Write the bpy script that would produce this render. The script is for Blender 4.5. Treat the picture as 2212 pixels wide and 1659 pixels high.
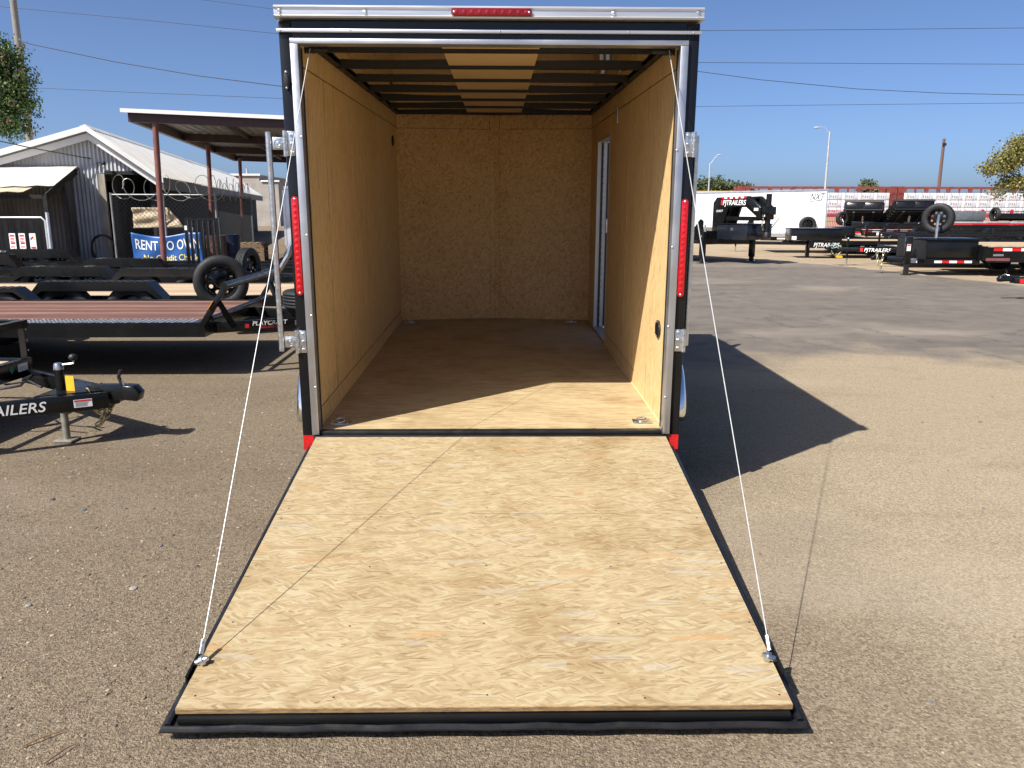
import bpy, bmesh, math, random
from mathutils import Matrix, Vector
random.seed(7)
R = math.radians
PI = math.pi
for o in list(bpy.data.objects):
    bpy.data.objects.remove(o)
scene = bpy.context.scene
COL = scene.collection

# ------------------------------------------------------------------ camera
CAM = Vector((0.0431, -4.3807, 1.6478))
PITCH, YAW, ROLL, FPX = 0.2152, 0.0166, 0.0023, 1727.5      # focal length for a picture 2212 wide
fw = Vector((math.sin(YAW) * math.cos(PITCH), math.cos(YAW) * math.cos(PITCH), -math.sin(PITCH)))
rt0 = Vector((math.cos(YAW), -math.sin(YAW), 0))
up0 = rt0.cross(fw)
rt = rt0 * math.cos(ROLL) + up0 * math.sin(ROLL)
up = -rt0 * math.sin(ROLL) + up0 * math.cos(ROLL)
cam_data = bpy.data.cameras.new('camera')
cam = bpy.data.objects.new('camera', cam_data)
COL.objects.link(cam)
cam.matrix_world = Matrix(((rt.x, up.x, -fw.x, CAM.x), (rt.y, up.y, -fw.y, CAM.y), (rt.z, up.z, -fw.z, CAM.z), (0, 0, 0, 1)))
cam_data.sensor_width = 36
cam_data.lens = 36 * FPX / 2212
cam_data.clip_start = 0.05
cam_data.clip_end = 6000
scene.camera = cam

# ------------------------------------------------------------------ sky, sun, exposure
SUN = Vector((-0.69, -0.61, 1.0)).normalized()              # towards the sun
ELEV = math.asin(SUN.z)
world = bpy.data.worlds.new('World')
scene.world = world
world.use_nodes = True
wn = world.node_tree
wn.nodes.clear()
sky = wn.nodes.new('ShaderNodeTexSky')
sky.sky_type = 'NISHITA'
sky.sun_disc = False
sky.sun_elevation = ELEV
sky.sun_rotation = math.atan2(SUN.x, SUN.y)
sky.altitude = 1500
sky.air_density = 0.6
sky.dust_density = 6.0
sky.ozone_density = 6.0
bg = wn.nodes.new('ShaderNodeBackground')
bg.inputs['Strength'].default_value = 0.093
wo = wn.nodes.new('ShaderNodeOutputWorld')
wn.links.new(sky.outputs[0], bg.inputs[0])
wn.links.new(bg.outputs[0], wo.inputs[0])
sun_data = bpy.data.lights.new('sun', 'SUN')
sun_data.energy = 5.0
sun_data.angle = R(0.53)
sun_data.color = (1.0, 0.955, 0.88)
sun = bpy.data.objects.new('sun', sun_data)
COL.objects.link(sun)
sun.rotation_euler = SUN.to_track_quat('Z', 'Y').to_euler()
sun.location = SUN * 50
scene.view_settings.view_transform = 'Standard'
scene.view_settings.look = 'None'
scene.view_settings.gamma = 1
scene.view_settings.exposure = 0.84
scene.view_settings.use_curve_mapping = False

# ------------------------------------------------------------------ helpers: points from the surveyed picture (2212 px wide)
def ray(px, py):
    return rt * ((px - 1106) / FPX) + up * (-(py - 829.5) / FPX) + fw
def at(px, py, Y):
    d = ray(px, py)
    return CAM + d * ((Y - CAM.y) / d.y)
def zat(py, Y, px=1106):
    return at(px, py, Y).z
def xat(px, Y, py=500):
    return at(px, py, Y).x

# ------------------------------------------------------------------ helpers: materials
def nt(name):
    m = bpy.data.materials.new(name)
    m.use_nodes = True
    t = m.node_tree
    b = t.nodes['Principled BSDF']
    return m, t, b
def node(t, kind, **kw):
    n = t.nodes.new('ShaderNode' + kind)
    for k, v in kw.items():
        setattr(n, k, v)
    return n
def ramp(t, fac, stops, interp='LINEAR'):
    n = node(t, 'ValToRGB')
    cr = n.color_ramp
    cr.interpolation = interp
    while len(cr.elements) < len(stops):
        cr.elements.new(0.5)
    for e, (p, c) in zip(cr.elements, stops):
        e.position = p
        e.color = (c[0], c[1], c[2], 1)
    t.links.new(fac, n.inputs[0])
    return n.outputs[0]
def mixc(t, fac, a, b, mode='MIX'):
    n = node(t, 'Mix', data_type='RGBA', blend_type=mode)
    for s, v in ((0, fac), (6, a), (7, b)):
        if hasattr(v, 'links') or hasattr(v, 'is_linked'):
            t.links.new(v, n.inputs[s])
        elif isinstance(v, (int, float)):
            n.inputs[s].default_value = v
        else:
            n.inputs[s].default_value = (v[0], v[1], v[2], 1)
    return n.outputs[2]
def mathn(t, op, a, b=None, clamp=False):
    n = node(t, 'Math', operation=op)
    n.use_clamp = clamp
    for s, v in ((0, a), (1, b)):
        if v is None:
            continue
        if isinstance(v, (int, float)):
            n.inputs[s].default_value = v
        else:
            t.links.new(v, n.inputs[s])
    return n.outputs[0]
def coords(t, scale=(1, 1, 1), rot=(0, 0, 0), src=None):
    mp = node(t, 'Mapping')
    mp.inputs['Scale'].default_value = scale
    mp.inputs['Rotation'].default_value = rot
    if src is None:
        src = node(t, 'TexCoord').outputs['Object']
    t.links.new(src, mp.inputs['Vector'])
    return mp.outputs[0]
def noise(t, vec, scale, detail=3, rough=0.55, out=0):
    n = node(t, 'TexNoise')
    n.inputs['Scale'].default_value = scale
    n.inputs['Detail'].default_value = detail
    n.inputs['Roughness'].default_value = rough
    t.links.new(vec, n.inputs['Vector'])
    return n.outputs[out]
def voro(t, vec, scale, feature='F1', out='Color', dim='3D'):
    n = node(t, 'TexVoronoi', feature=feature, voronoi_dimensions=dim)
    n.inputs['Scale'].default_value = scale
    t.links.new(vec, n.inputs['Vector'])
    return n.outputs[out]
def bump(t, b, h, strength=0.3, dist=0.01):
    n = node(t, 'Bump')
    n.inputs['Strength'].default_value = strength
    n.inputs['Distance'].default_value = dist
    t.links.new(h, n.inputs['Height'])
    t.links.new(n.outputs[0], b.inputs['Normal'])
MATS = {}
def pmat(name, c, rough=0.5, metal=0.0, var=0.15, scale=6.0, stretch=(1, 1, 1), bmp=0.0, bscale=60, coat=0.0, rvar=0.0, spec=None):
    """plain painted / metal / rubber surface with uneven tone"""
    if name in MATS:
        return MATS[name]
    m, t, b = nt(name)
    v = coords(t, stretch)
    n1 = noise(t, v, scale, 4)
    lo = tuple(x * (1 - var) for x in c)
    hi = tuple(min(1, x * (1 + var)) for x in c)
    t.links.new(ramp(t, n1, [(0.3, lo), (0.7, hi)]), b.inputs['Base Color'])
    b.inputs['Metallic'].default_value = metal
    b.inputs['Roughness'].default_value = rough
    if rvar:
        n2 = noise(t, v, scale * 2.3, 3)
        t.links.new(ramp(t, n2, [(0.3, (rough - rvar,) * 3), (0.7, (rough + rvar,) * 3)]), b.inputs['Roughness'])
    if coat:
        b.inputs['Coat Weight'].default_value = coat
        b.inputs['Coat Roughness'].default_value = 0.08
    if spec is not None:
        b.inputs['Specular IOR Level'].default_value = spec
    if bmp:
        bump(t, b, noise(t, v, bscale, 3), bmp, 0.004)
    MATS[name] = m
    return m
def osb(name, stops, U, V, length=9.0, width=52.0, angles=(3, -24, 35), contrast=0.25, rough=0.6, stain=(0.75, 0.68, 0.6), bmp=0.15, sel=(0.45, 0.72), wander=0.02, flakes=None, grey=0.0, cell=0.5, sliver=0.3):
    """strand board: long flakes lying at several angles in the U,V plane"""
    m, t, b = nt(name)
    sep = node(t, 'SeparateXYZ')
    t.links.new(node(t, 'TexCoord').outputs['Object'], sep.inputs[0])
    cmb = node(t, 'CombineXYZ')
    t.links.new(sep.outputs[U], cmb.inputs[0])
    t.links.new(sep.outputs[V], cmb.inputs[1])
    uv = cmb.outputs[0]
    wob = node(t, 'VectorMath', operation='MULTIPLY_ADD')
    t.links.new(noise(t, uv, 14, 2, out=1), wob.inputs[0])
    wob.inputs[1].default_value = (wander, wander, 0)
    t.links.new(uv, wob.inputs[2])
    uvw = wob.outputs[0]
    cols = []
    for i, a in enumerate(angles):
        mp = coords(t, (1, 1, 1), (0, 0, R(a)), uvw)
        mp2 = coords(t, (length * (1 + 0.15 * i), width * (1 - 0.12 * i), 1), (0, 0, 0), mp)
        col = voro(t, mp2, 1.0, dim='2D')
        s2 = node(t, 'SeparateColor')
        t.links.new(col, s2.inputs[0])
        fine = noise(t, coords(t, (length * 0.8, width * 1.7, 1), (0, 0, 0), mp), 1.0, 3, 0.7)
        cols.append(mathn(t, 'ADD', mathn(t, 'MULTIPLY', s2.outputs[0], cell), mathn(t, 'MULTIPLY', fine, 1.05 - cell)))
    pick = node(t, 'SeparateColor')
    t.links.new(voro(t, coords(t, (length * 1.4, width * 0.33, 1), (0, 0, 0), uvw), 1.0, dim='2D'), pick.inputs[0])
    h = cols[0]
    for i in range(1, len(cols)):
        f = mathn(t, 'GREATER_THAN', pick.outputs[i], sel[i - 1])
        mx = node(t, 'Mix', data_type='FLOAT')
        t.links.new(f, mx.inputs[0]); t.links.new(h, mx.inputs[2]); t.links.new(cols[i], mx.inputs[3])
        h = mx.outputs[0]
    c = ramp(t, h, stops)
    if sliver:
        for a, lo in ((6, 0.66), (-28, 0.70)):
            sl = noise(t, coords(t, (length * 1.2, width * 0.85, 1), (0, 0, 0), coords(t, (1, 1, 1), (0, 0, R(a)), uvw)), 1.0, 1, 0.5)
            c = mixc(t, ramp(t, sl, [(lo, (0, 0, 0)), (lo + 0.06, (sliver,) * 3)]), c, (0.55, 0.44, 0.32), 'MULTIPLY')
    big = noise(t, uv, 2.3, 4, 0.6)
    c = mixc(t, ramp(t, big, [(0.48, (0, 0, 0)), (0.75, (contrast * 2,) * 3)]), c, stain, 'MULTIPLY')
    mid = noise(t, coords(t, (1, 2.2, 1), (0, 0, 0), uv), 9.0, 4, 0.65)
    c = mixc(t, ramp(t, mid, [(0.50, (0, 0, 0)), (0.72, (contrast,) * 3)]), c, stain, 'MULTIPLY')
    if flakes:
        fl = node(t, 'SeparateColor')
        t.links.new(voro(t, coords(t, (length * 0.45, width * 0.30, 1), (0, 0, R(-9)), uvw), 1.0, dim='2D'), fl.inputs[0])
        c = mixc(t, mathn(t, 'MULTIPLY', mathn(t, 'GREATER_THAN', fl.outputs[1], flakes), 0.55), c, mixc(t, fl.outputs[2], (0.24, 0.17, 0.10), (0.40, 0.23, 0.10)), 'MIX')
        c = mixc(t, mathn(t, 'MULTIPLY', mathn(t, 'LESS_THAN', fl.outputs[1], 1 - flakes), grey), c, (0.34, 0.32, 0.28), 'MIX')
    t.links.new(c, b.inputs['Base Color'])
    b.inputs['Roughness'].default_value = rough
    b.inputs['Specular IOR Level'].default_value = 0.3
    MATS[name] = m
    return m
def planks(name, cols, axis=0, scale=1.0, rough=0.7):
    """sawn boards: grain runs along one axis, tone drifts from board to board"""
    m, t, b = nt(name)
    s = [30 * scale, 30 * scale, 30 * scale]
    s[axis] = 1.6 * scale
    v = coords(t, tuple(s))
    g = noise(t, v, 1.0, 5, 0.65)
    oi = node(t, 'ObjectInfo')
    mixed = mathn(t, 'ADD', mathn(t, 'MULTIPLY', g, 0.8), mathn(t, 'MULTIPLY', oi.outputs['Random'], 0.22))
    t.links.new(ramp(t, mixed, [(0.25, cols[0]), (0.5, cols[1]), (0.75, cols[2])]), b.inputs['Base Color'])
    b.inputs['Roughness'].default_value = rough
    bump(t, b, g, 0.3, 0.004)
    MATS[name] = m
    return m

black = pmat('black_paint', (0.006, 0.0065, 0.007), 0.24, var=0.3, scale=3, coat=0.0, rvar=0.06, spec=0.38)
blackdull = pmat('black_dull', (0.011, 0.011, 0.012), 0.5, var=0.35, scale=5, rvar=0.1)
skin = pmat('black_skin', (0.007, 0.0075, 0.009), 0.2, var=0.25, scale=2, coat=0.0, rvar=0.06, spec=0.35)
rubber = pmat('rubber', (0.008, 0.008, 0.009), 0.66, var=0.4, scale=14, bmp=0.2, bscale=80, rvar=0.1)
seal = pmat('rubber_seal', (0.009, 0.009, 0.010), 0.4, var=0.5, scale=9, rvar=0.12)
alu = pmat('aluminium_trim', (0.52, 0.53, 0.55), 0.38, 0.9, var=0.07, scale=2.5, stretch=(1, 1, 1), rvar=0.08)
white_alu = pmat('mill_aluminium', (0.60, 0.61, 0.63), 0.36, 0.75, var=0.06, scale=3, stretch=(0.5, 4, 8), rvar=0.08)
galv = pmat('galvanised_steel', (0.60, 0.62, 0.63), 0.36, 1.0, var=0.16, scale=26, rvar=0.12)
chrome = pmat('polished_fender', (0.82, 0.83, 0.85), 0.10, 1.0, var=0.03, scale=2)
roof_mirror = pmat('roof_underside', (0.82, 0.75, 0.64), 0.06, 1.0, var=0.08, scale=2, bmp=0.0)
white = pmat('white_paint', (0.78, 0.79, 0.80), 0.32, var=0.03, scale=1.5, coat=0.2)
decal_white = pmat('decal_white', (0.80, 0.80, 0.78), 0.4, var=0.04)
decal_red = pmat('decal_red', (0.55, 0.02, 0.025), 0.4, var=0.1)
tape_red = pmat('reflector_red', (0.52, 0.012, 0.014), 0.25, var=0.25, scale=120)
tape_white = pmat('reflector_white', (0.74, 0.75, 0.76), 0.3, var=0.1, scale=120)
amber = pmat('amber_lens', (0.70, 0.25, 0.01), 0.2, var=0.15)
yellow = pmat('yellow_tag', (0.80, 0.42, 0.02), 0.5, var=0.1)
chain_m = pmat('zinc_yellow_chain', (0.55, 0.46, 0.26), 0.35, 1.0, var=0.25, scale=40)
brown = pmat('canopy_brown', (0.052, 0.022, 0.018), 0.45, var=0.2)
rust_post = pmat('post_primer', (0.16, 0.055, 0.045), 0.55, var=0.25, scale=4)
red_frame = pmat('red_frame', (0.42, 0.012, 0.02), 0.3, var=0.15)
rail_red = pmat('rail_car_red', (0.17, 0.035, 0.028), 0.6, var=0.3, scale=1.5)
fence_red = pmat('fence_red', (0.40, 0.018, 0.022), 0.45, var=0.2)
concrete = pmat('concrete_wall', (0.30, 0.27, 0.24), 0.8, var=0.15, scale=1.2)
blue_ban = pmat('banner_blue', (0.012, 0.075, 0.26), 0.42, var=0.12, scale=3)
ban_white = pmat('banner_white', (0.70, 0.70, 0.68), 0.5, var=0.05)
ban_yellow = pmat('banner_yellow', (0.75, 0.62, 0.12), 0.5, var=0.05)
tarp = pmat('tan_tarp', (0.50, 0.40, 0.26), 0.6, var=0.2, scale=3)
wire_m = pmat('wire_grey', (0.06, 0.062, 0.064), 0.4, 0.8, var=0.15)
line_m = pmat('power_line_black', (0.02, 0.02, 0.022), 0.6, var=0.1)
roof_white = pmat('roof_white', (0.84, 0.81, 0.74), 0.55, var=0.09, scale=1.2, rvar=0.1)
roof_tan = pmat('roof_tan', (0.55, 0.40, 0.28), 0.6, var=0.12, scale=2)
fascia = pmat('fascia_white', (0.72, 0.72, 0.70), 0.5, var=0.07, scale=1.5)
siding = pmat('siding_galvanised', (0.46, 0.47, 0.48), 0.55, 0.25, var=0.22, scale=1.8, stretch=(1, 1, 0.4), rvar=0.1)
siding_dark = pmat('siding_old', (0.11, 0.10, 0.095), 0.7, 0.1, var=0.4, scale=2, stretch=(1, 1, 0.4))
dark_in = pmat('shade_and_joint_black', (0.013, 0.012, 0.011), 0.8, var=0.3, scale=1)  # near-black: shed shade put into the colour; also backs the panel joints
pole_wood = pmat('pole_wood', (0.12, 0.065, 0.045), 0.8, var=0.3, scale=8, stretch=(6, 6, 0.6))
pole_grey = pmat('pole_grey', (0.42, 0.43, 0.44), 0.5, 0.3, var=0.15)
orange = pmat('orange_plastic', (0.75, 0.13, 0.02), 0.5, var=0.08)
lumber_wrap = pmat('lumber_wrap', (0.56, 0.57, 0.60), 0.5, var=0.34, scale=2.6, stretch=(1, 1, 2.2), bmp=0.3, bscale=5)
strap_m = pmat('bundle_strap', (0.30, 0.03, 0.06), 0.6, var=0.2)
blueprint = pmat('wrap_print', (0.10, 0.17, 0.36), 0.5, var=0.2)
crate_m = pmat('hopper_grey', (0.10, 0.115, 0.125), 0.45, var=0.2)
crate_clear = pmat('crate_wrap', (0.36, 0.37, 0.36), 0.4, var=0.25, scale=3)
red_lens = pmat('red_lens', (0.42, 0.004, 0.010), 0.12, var=0.2, scale=60, coat=0.4)
red_bead = pmat('red_lens_facet', (0.50, 0.006, 0.012), 0.34, var=0.3, scale=90, coat=0.3)
cable_m = pmat('wire_rope', (0.50, 0.51, 0.51), 0.5, 0.3, var=0.15, scale=200)
deck_red = planks('deck_red_wood', [(0.06, 0.026, 0.018), (0.135, 0.060, 0.041), (0.27, 0.15, 0.105)])
deck_tan = planks('deck_tan_wood', [(0.26, 0.18, 0.11), (0.42, 0.31, 0.20), (0.56, 0.44, 0.30)])
gate_grey = pmat('gate_grey', (0.55, 0.56, 0.57), 0.45, 0.4, var=0.1)
bark = pmat('bark', (0.09, 0.068, 0.05), 0.85, var=0.35, scale=10, stretch=(3, 3, 0.8))
def leafmat(name, a, b_, c):
    m, t, b = nt(name)
    oi = node(t, 'NewGeometry')
    n = mathn(t, 'ADD', mathn(t, 'MULTIPLY', oi.outputs['Random Per Island'], 0.7), mathn(t, 'MULTIPLY', noise(t, coords(t), 0.9, 2), 0.3))
    t.links.new(ramp(t, n, [(0.15, a), (0.5, b_), (0.9, c)]), b.inputs['Base Color'])
    b.inputs['Roughness'].default_value = 0.55
    b.inputs['Transmission Weight'].default_value = 0.0
    tr = node(t, 'BsdfTranslucent')
    t.links.new(ramp(t, n, [(0.15, a), (0.9, c)]), tr.inputs[0])
    mx = node(t, 'MixShader')
    mx.inputs[0].default_value = 0.3
    out = t.nodes['Material Output']
    t.links.new(b.outputs[0], mx.inputs[1]); t.links.new(tr.outputs[0], mx.inputs[2]); t.links.new(mx.outputs[0], out.inputs[0])
    MATS[name] = m
    return m
leaf_green = leafmat('leaf_green', (0.018, 0.045, 0.010), (0.045, 0.095, 0.018), (0.12, 0.17, 0.04))
leaf_olive = leafmat('leaf_olive', (0.10, 0.10, 0.030), (0.21, 0.20, 0.055), (0.34, 0.30, 0.10))
leaf_far = leafmat('leaf_far', (0.05, 0.075, 0.035), (0.09, 0.12, 0.05), (0.15, 0.17, 0.075))
pod = pmat('dry_pod', (0.075, 0.026, 0.017), 0.7, var=0.3)

# strand boards of the open trailer: ramp and floor run across (x), walls run up (z)
ramp_osb = osb('ramp_board', [(0.24, (0.222, 0.160, 0.088)), (0.37, (0.300, 0.224, 0.124)), (0.5, (0.335, 0.257, 0.142)), (0.64, (0.367, 0.293, 0.171)), (0.85, (0.407, 0.349, 0.233))], 0, 1, 14, 135, (1, -20, 34), 0.5, stain=(0.73, 0.64, 0.53), flakes=0.972, grey=0.3, cell=0.42, sliver=0.7, wander=0.006)
floor_osb = osb('floor_board', [(0.22, (0.250, 0.175, 0.092)), (0.38, (0.359, 0.266, 0.145)), (0.55, (0.429, 0.331, 0.189)), (0.8, (0.499, 0.407, 0.247))], 0, 1, 5.0, 120, (1, -7, 11), 0.45, stain=(0.66, 0.58, 0.5), rough=0.5, cell=0.4, sliver=0.5, wander=0.008)
wall_osb = osb('wall_board', [(0.22, (0.353, 0.214, 0.089)), (0.38, (0.556, 0.385, 0.179)), (0.55, (0.653, 0.471, 0.231)), (0.8, (0.728, 0.546, 0.289))], 2, 1, 9, 190, (3, -14, 20), 0.25, stain=(0.82, 0.76, 0.68), rough=0.5, flakes=0.985, cell=0.4, sliver=0.6, wander=0.008)
front_osb = osb('front_board', [(0.20, (0.242, 0.123, 0.041)), (0.36, (0.550, 0.342, 0.143)), (0.55, (0.660, 0.439, 0.194)), (0.8, (0.748, 0.535, 0.255))], 0, 2, 22, 120, (10, 68, -48), 0.3, stain=(0.82, 0.75, 0.66), rough=0.5, sel=(0.33, 0.5), cell=0.4, sliver=0.9, wander=0.008)
edge_osb = pmat('board_edge', (0.27, 0.17, 0.075), 0.8, var=0.45, scale=30, stretch=(1, 1, 6), bmp=0.4, bscale=120)
luan = pmat('ceiling_strip', (0.66, 0.48, 0.26), 0.5, var=0.06, scale=2)

# ------------------------------------------------------------------ helpers: meshes
class MB:
    def __init__(s):
        s.v = []; s.f = []
    def add(s, vs, fs):
        b = len(s.v)
        s.v += [tuple(v) for v in vs]
        s.f += [tuple(i + b for i in f) for f in fs]
        return s
    def box(s, x0, x1, y0, y1, z0, z1, M=None):
        vs = [Vector((x, y, z)) for x in (x0, x1) for y in (y0, y1) for z in (z0, z1)]
        if M is not None:
            vs = [M @ v for v in vs]
        return s.add(vs, [(0, 1, 3, 2), (4, 6, 7, 5), (0, 4, 5, 1), (2, 3, 7, 6), (0, 2, 6, 4), (1, 5, 7, 3)])
    def prism(s, poly, ax, d0, d1):
        """poly of 2-d points extruded along axis ax (0 x: pts are y,z; 1 y: x,z; 2 z: x,y)"""
        def P(p, d):
            return {0: (d, p[0], p[1]), 1: (p[0], d, p[1]), 2: (p[0], p[1], d)}[ax]
        n = len(poly)
        vs = [P(p, d0) for p in poly] + [P(p, d1) for p in poly]
        fs = [tuple(range(n)), tuple(range(2 * n - 1, n - 1, -1))] + [(i, (i + 1) % n, n + (i + 1) % n, n + i) for i in range(n)]
        return s.add(vs, fs)
    def bar(s, p0, p1, w, h, upv=(0, 0, 1)):
        """rectangular bar from p0 to p1: w across, h along the up side"""
        p0, p1 = Vector(p0), Vector(p1)
        d = (p1 - p0).normalized()
        u = Vector(upv)
        a = d.cross(u)
        if a.length < 1e-4:
            a = d.cross(Vector((1, 0, 0)))
        a.normalize()
        u = a.cross(d)
        vs = [p + a * (w / 2 * i) + u * (h / 2 * j) for p in (p0, p1) for i in (-1, 1) for j in (-1, 1)]
        return s.add(vs, [(0, 1, 3, 2), (4, 6, 7, 5), (0, 4, 5, 1), (2, 3, 7, 6), (0, 2, 6, 4), (1, 5, 7, 3)])
    def tube(s, pts, r, n=8, closed=False, caps=True):
        pts = [Vector(p) for p in pts]
        N = len(pts)
        ref = None
        rings = []
        for i, p in enumerate(pts):
            a = pts[(i - 1) % N] if (closed or i > 0) else p
            b = pts[(i + 1) % N] if (closed or i < N - 1) else p
            d = (b - a).normalized()
            if ref is None:
                ref = d.cross(Vector((0, 0, 1)))
                if ref.length < 1e-3:
                    ref = d.cross(Vector((1, 0, 0)))
            ref = (ref - d * ref.dot(d)).normalized()
            q = d.cross(ref)
            rr = r[i] if isinstance(r, (list, tuple)) else r
            rings.append([p + ref * (rr * math.cos(2 * PI * k / n)) + q * (rr * math.sin(2 * PI * k / n)) for k in range(n)])
        vs = [v for ring in rings for v in ring]
        fs = []
        for i in range(N if closed else N - 1):
            j = (i + 1) % N
            for k in range(n):
                fs.append((i * n + k, i * n + (k + 1) % n, j * n + (k + 1) % n, j * n + k))
        if caps and not closed:
            fs += [tuple(range(n - 1, -1, -1)), tuple((N - 1) * n + k for k in range(n))]
        return s.add(vs, fs)
    def cyl(s, p0, p1, r, n=12, r2=None):
        return s.tube([p0, p1], [r, r if r2 is None else r2], n)
    def lathe(s, prof, o, ax, n=24):
        """profile of (radius, along) round axis ax through o"""
        o = Vector(o); ax = Vector(ax).normalized()
        a = ax.cross(Vector((0, 0, 1)))
        if a.length < 1e-3:
            a = Vector((1, 0, 0))
        a.normalize()
        b = ax.cross(a)
        vs = []
        for r, h in prof:
            for k in range(n):
                t = 2 * PI * k / n
                vs.append(o + ax * h + (a * math.cos(t) + b * math.sin(t)) * r)
        fs = []
        for i in range(len(prof) - 1):
            for k in range(n):
                fs.append((i * n + k, i * n + (k + 1) % n, (i + 1) * n + (k + 1) % n, (i + 1) * n + k))
        return s.add(vs, fs)
    def ball(s, c, r, n=8, sc=(1, 1, 1)):
        c = Vector(c)
        pr = [(max(1e-4, math.sin(PI * i / (n // 2 + 1))) * r, -math.cos(PI * i / (n // 2 + 1)) * r) for i in range(n // 2 + 2)]
        b = len(s.v)
        s.lathe(pr, (0, 0, 0), (0, 0, 1), n)
        for i in range(b, len(s.v)):
            v = s.v[i]
            s.v[i] = (v[0] * sc[0] + c.x, v[1] * sc[1] + c.y, v[2] * sc[2] + c.z)
        return s
    def build(s, name, mat, parent=None, smooth=False, bevel=0.0, seg=2):
        me = bpy.data.meshes.new(name)
        me.from_pydata(s.v, [], s.f)
        bm = bmesh.new()
        bm.from_mesh(me)
        bmesh.ops.recalc_face_normals(bm, faces=bm.faces)
        if bevel:
            es = [e for e in bm.edges if len(e.link_faces) == 2 and e.calc_face_angle(0) > 0.6]
            bmesh.ops.bevel(bm, geom=es, offset=bevel, segments=seg, affect='EDGES', profile=0.5, clamp_overlap=True)
        if smooth or bevel:
            for f in bm.faces:
                f.smooth = True
            for e in bm.edges:
                if len(e.link_faces) == 2 and e.calc_face_angle(0) > 0.75:
                    e.smooth = False
        bm.to_mesh(me)
        bm.free()
        me.materials.append(mat)
        return link(name, me, parent)
def link(name, me, parent=None):
    o = bpy.data.objects.new(name, me)
    COL.objects.link(o)
    if parent:
        o.parent = parent
    return o
def thing(name, label, cat, loc=(0, 0, 0), rz=0.0, group=None):
    o = bpy.data.objects.new(name, None)
    o.empty_display_size = 0.2
    COL.objects.link(o)
    o.location = loc
    o.rotation_euler = (0, 0, rz)
    return tag(o, label, cat, group)
def tag(o, label, cat, group=None):
    o['label'] = label
    o['category'] = cat
    if group:
        o['group'] = group
    return o
def struct(o):
    o['kind'] = 'structure'
    return o
def stuff(o):
    o['kind'] = 'stuff'
    return o
def copy_tree(o, parent=None):
    c = o.copy()
    COL.objects.link(c)
    c.parent = parent
    for ch in [x for x in COL.objects if x.parent == o]:
        copy_tree(ch, c)
    return c
def text(name, s, mat, parent, origin, xdir, updir, size, shear=0.0, bold=0.0, depth=0.002, align='LEFT', width=None):
    """flat lettering: origin is the foot of the first (or centre) letter, xdir the reading direction"""
    cu = bpy.data.curves.new(name, 'FONT')
    cu.body = s
    cu.size = size
    cu.shear = shear
    cu.offset = min(bold, 0.008) * size
    cu.extrude = depth
    cu.align_x = align
    cu.resolution_u = 3
    ob = bpy.data.objects.new(name, cu)
    COL.objects.link(ob)
    bpy.context.view_layer.update()
    me = bpy.data.meshes.new_from_object(ob.evaluated_get(bpy.context.evaluated_depsgraph_get()))
    bpy.data.objects.remove(ob)
    x = Vector(xdir).normalized(); u = Vector(updir).normalized(); n = x.cross(u)
    sc = 1.0
    if width:
        xs = [v.co.x for v in me.vertices]
        sc = width / (max(xs) - min(xs))
    o = Vector(origin)
    for v in me.vertices:
        c = v.co.copy()
        v.co = o + x * (c.x * sc) + u * c.y + n * c.z
    me.materials.clear()
    me.materials.append(mat)
    return link(name, me, parent)

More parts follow.
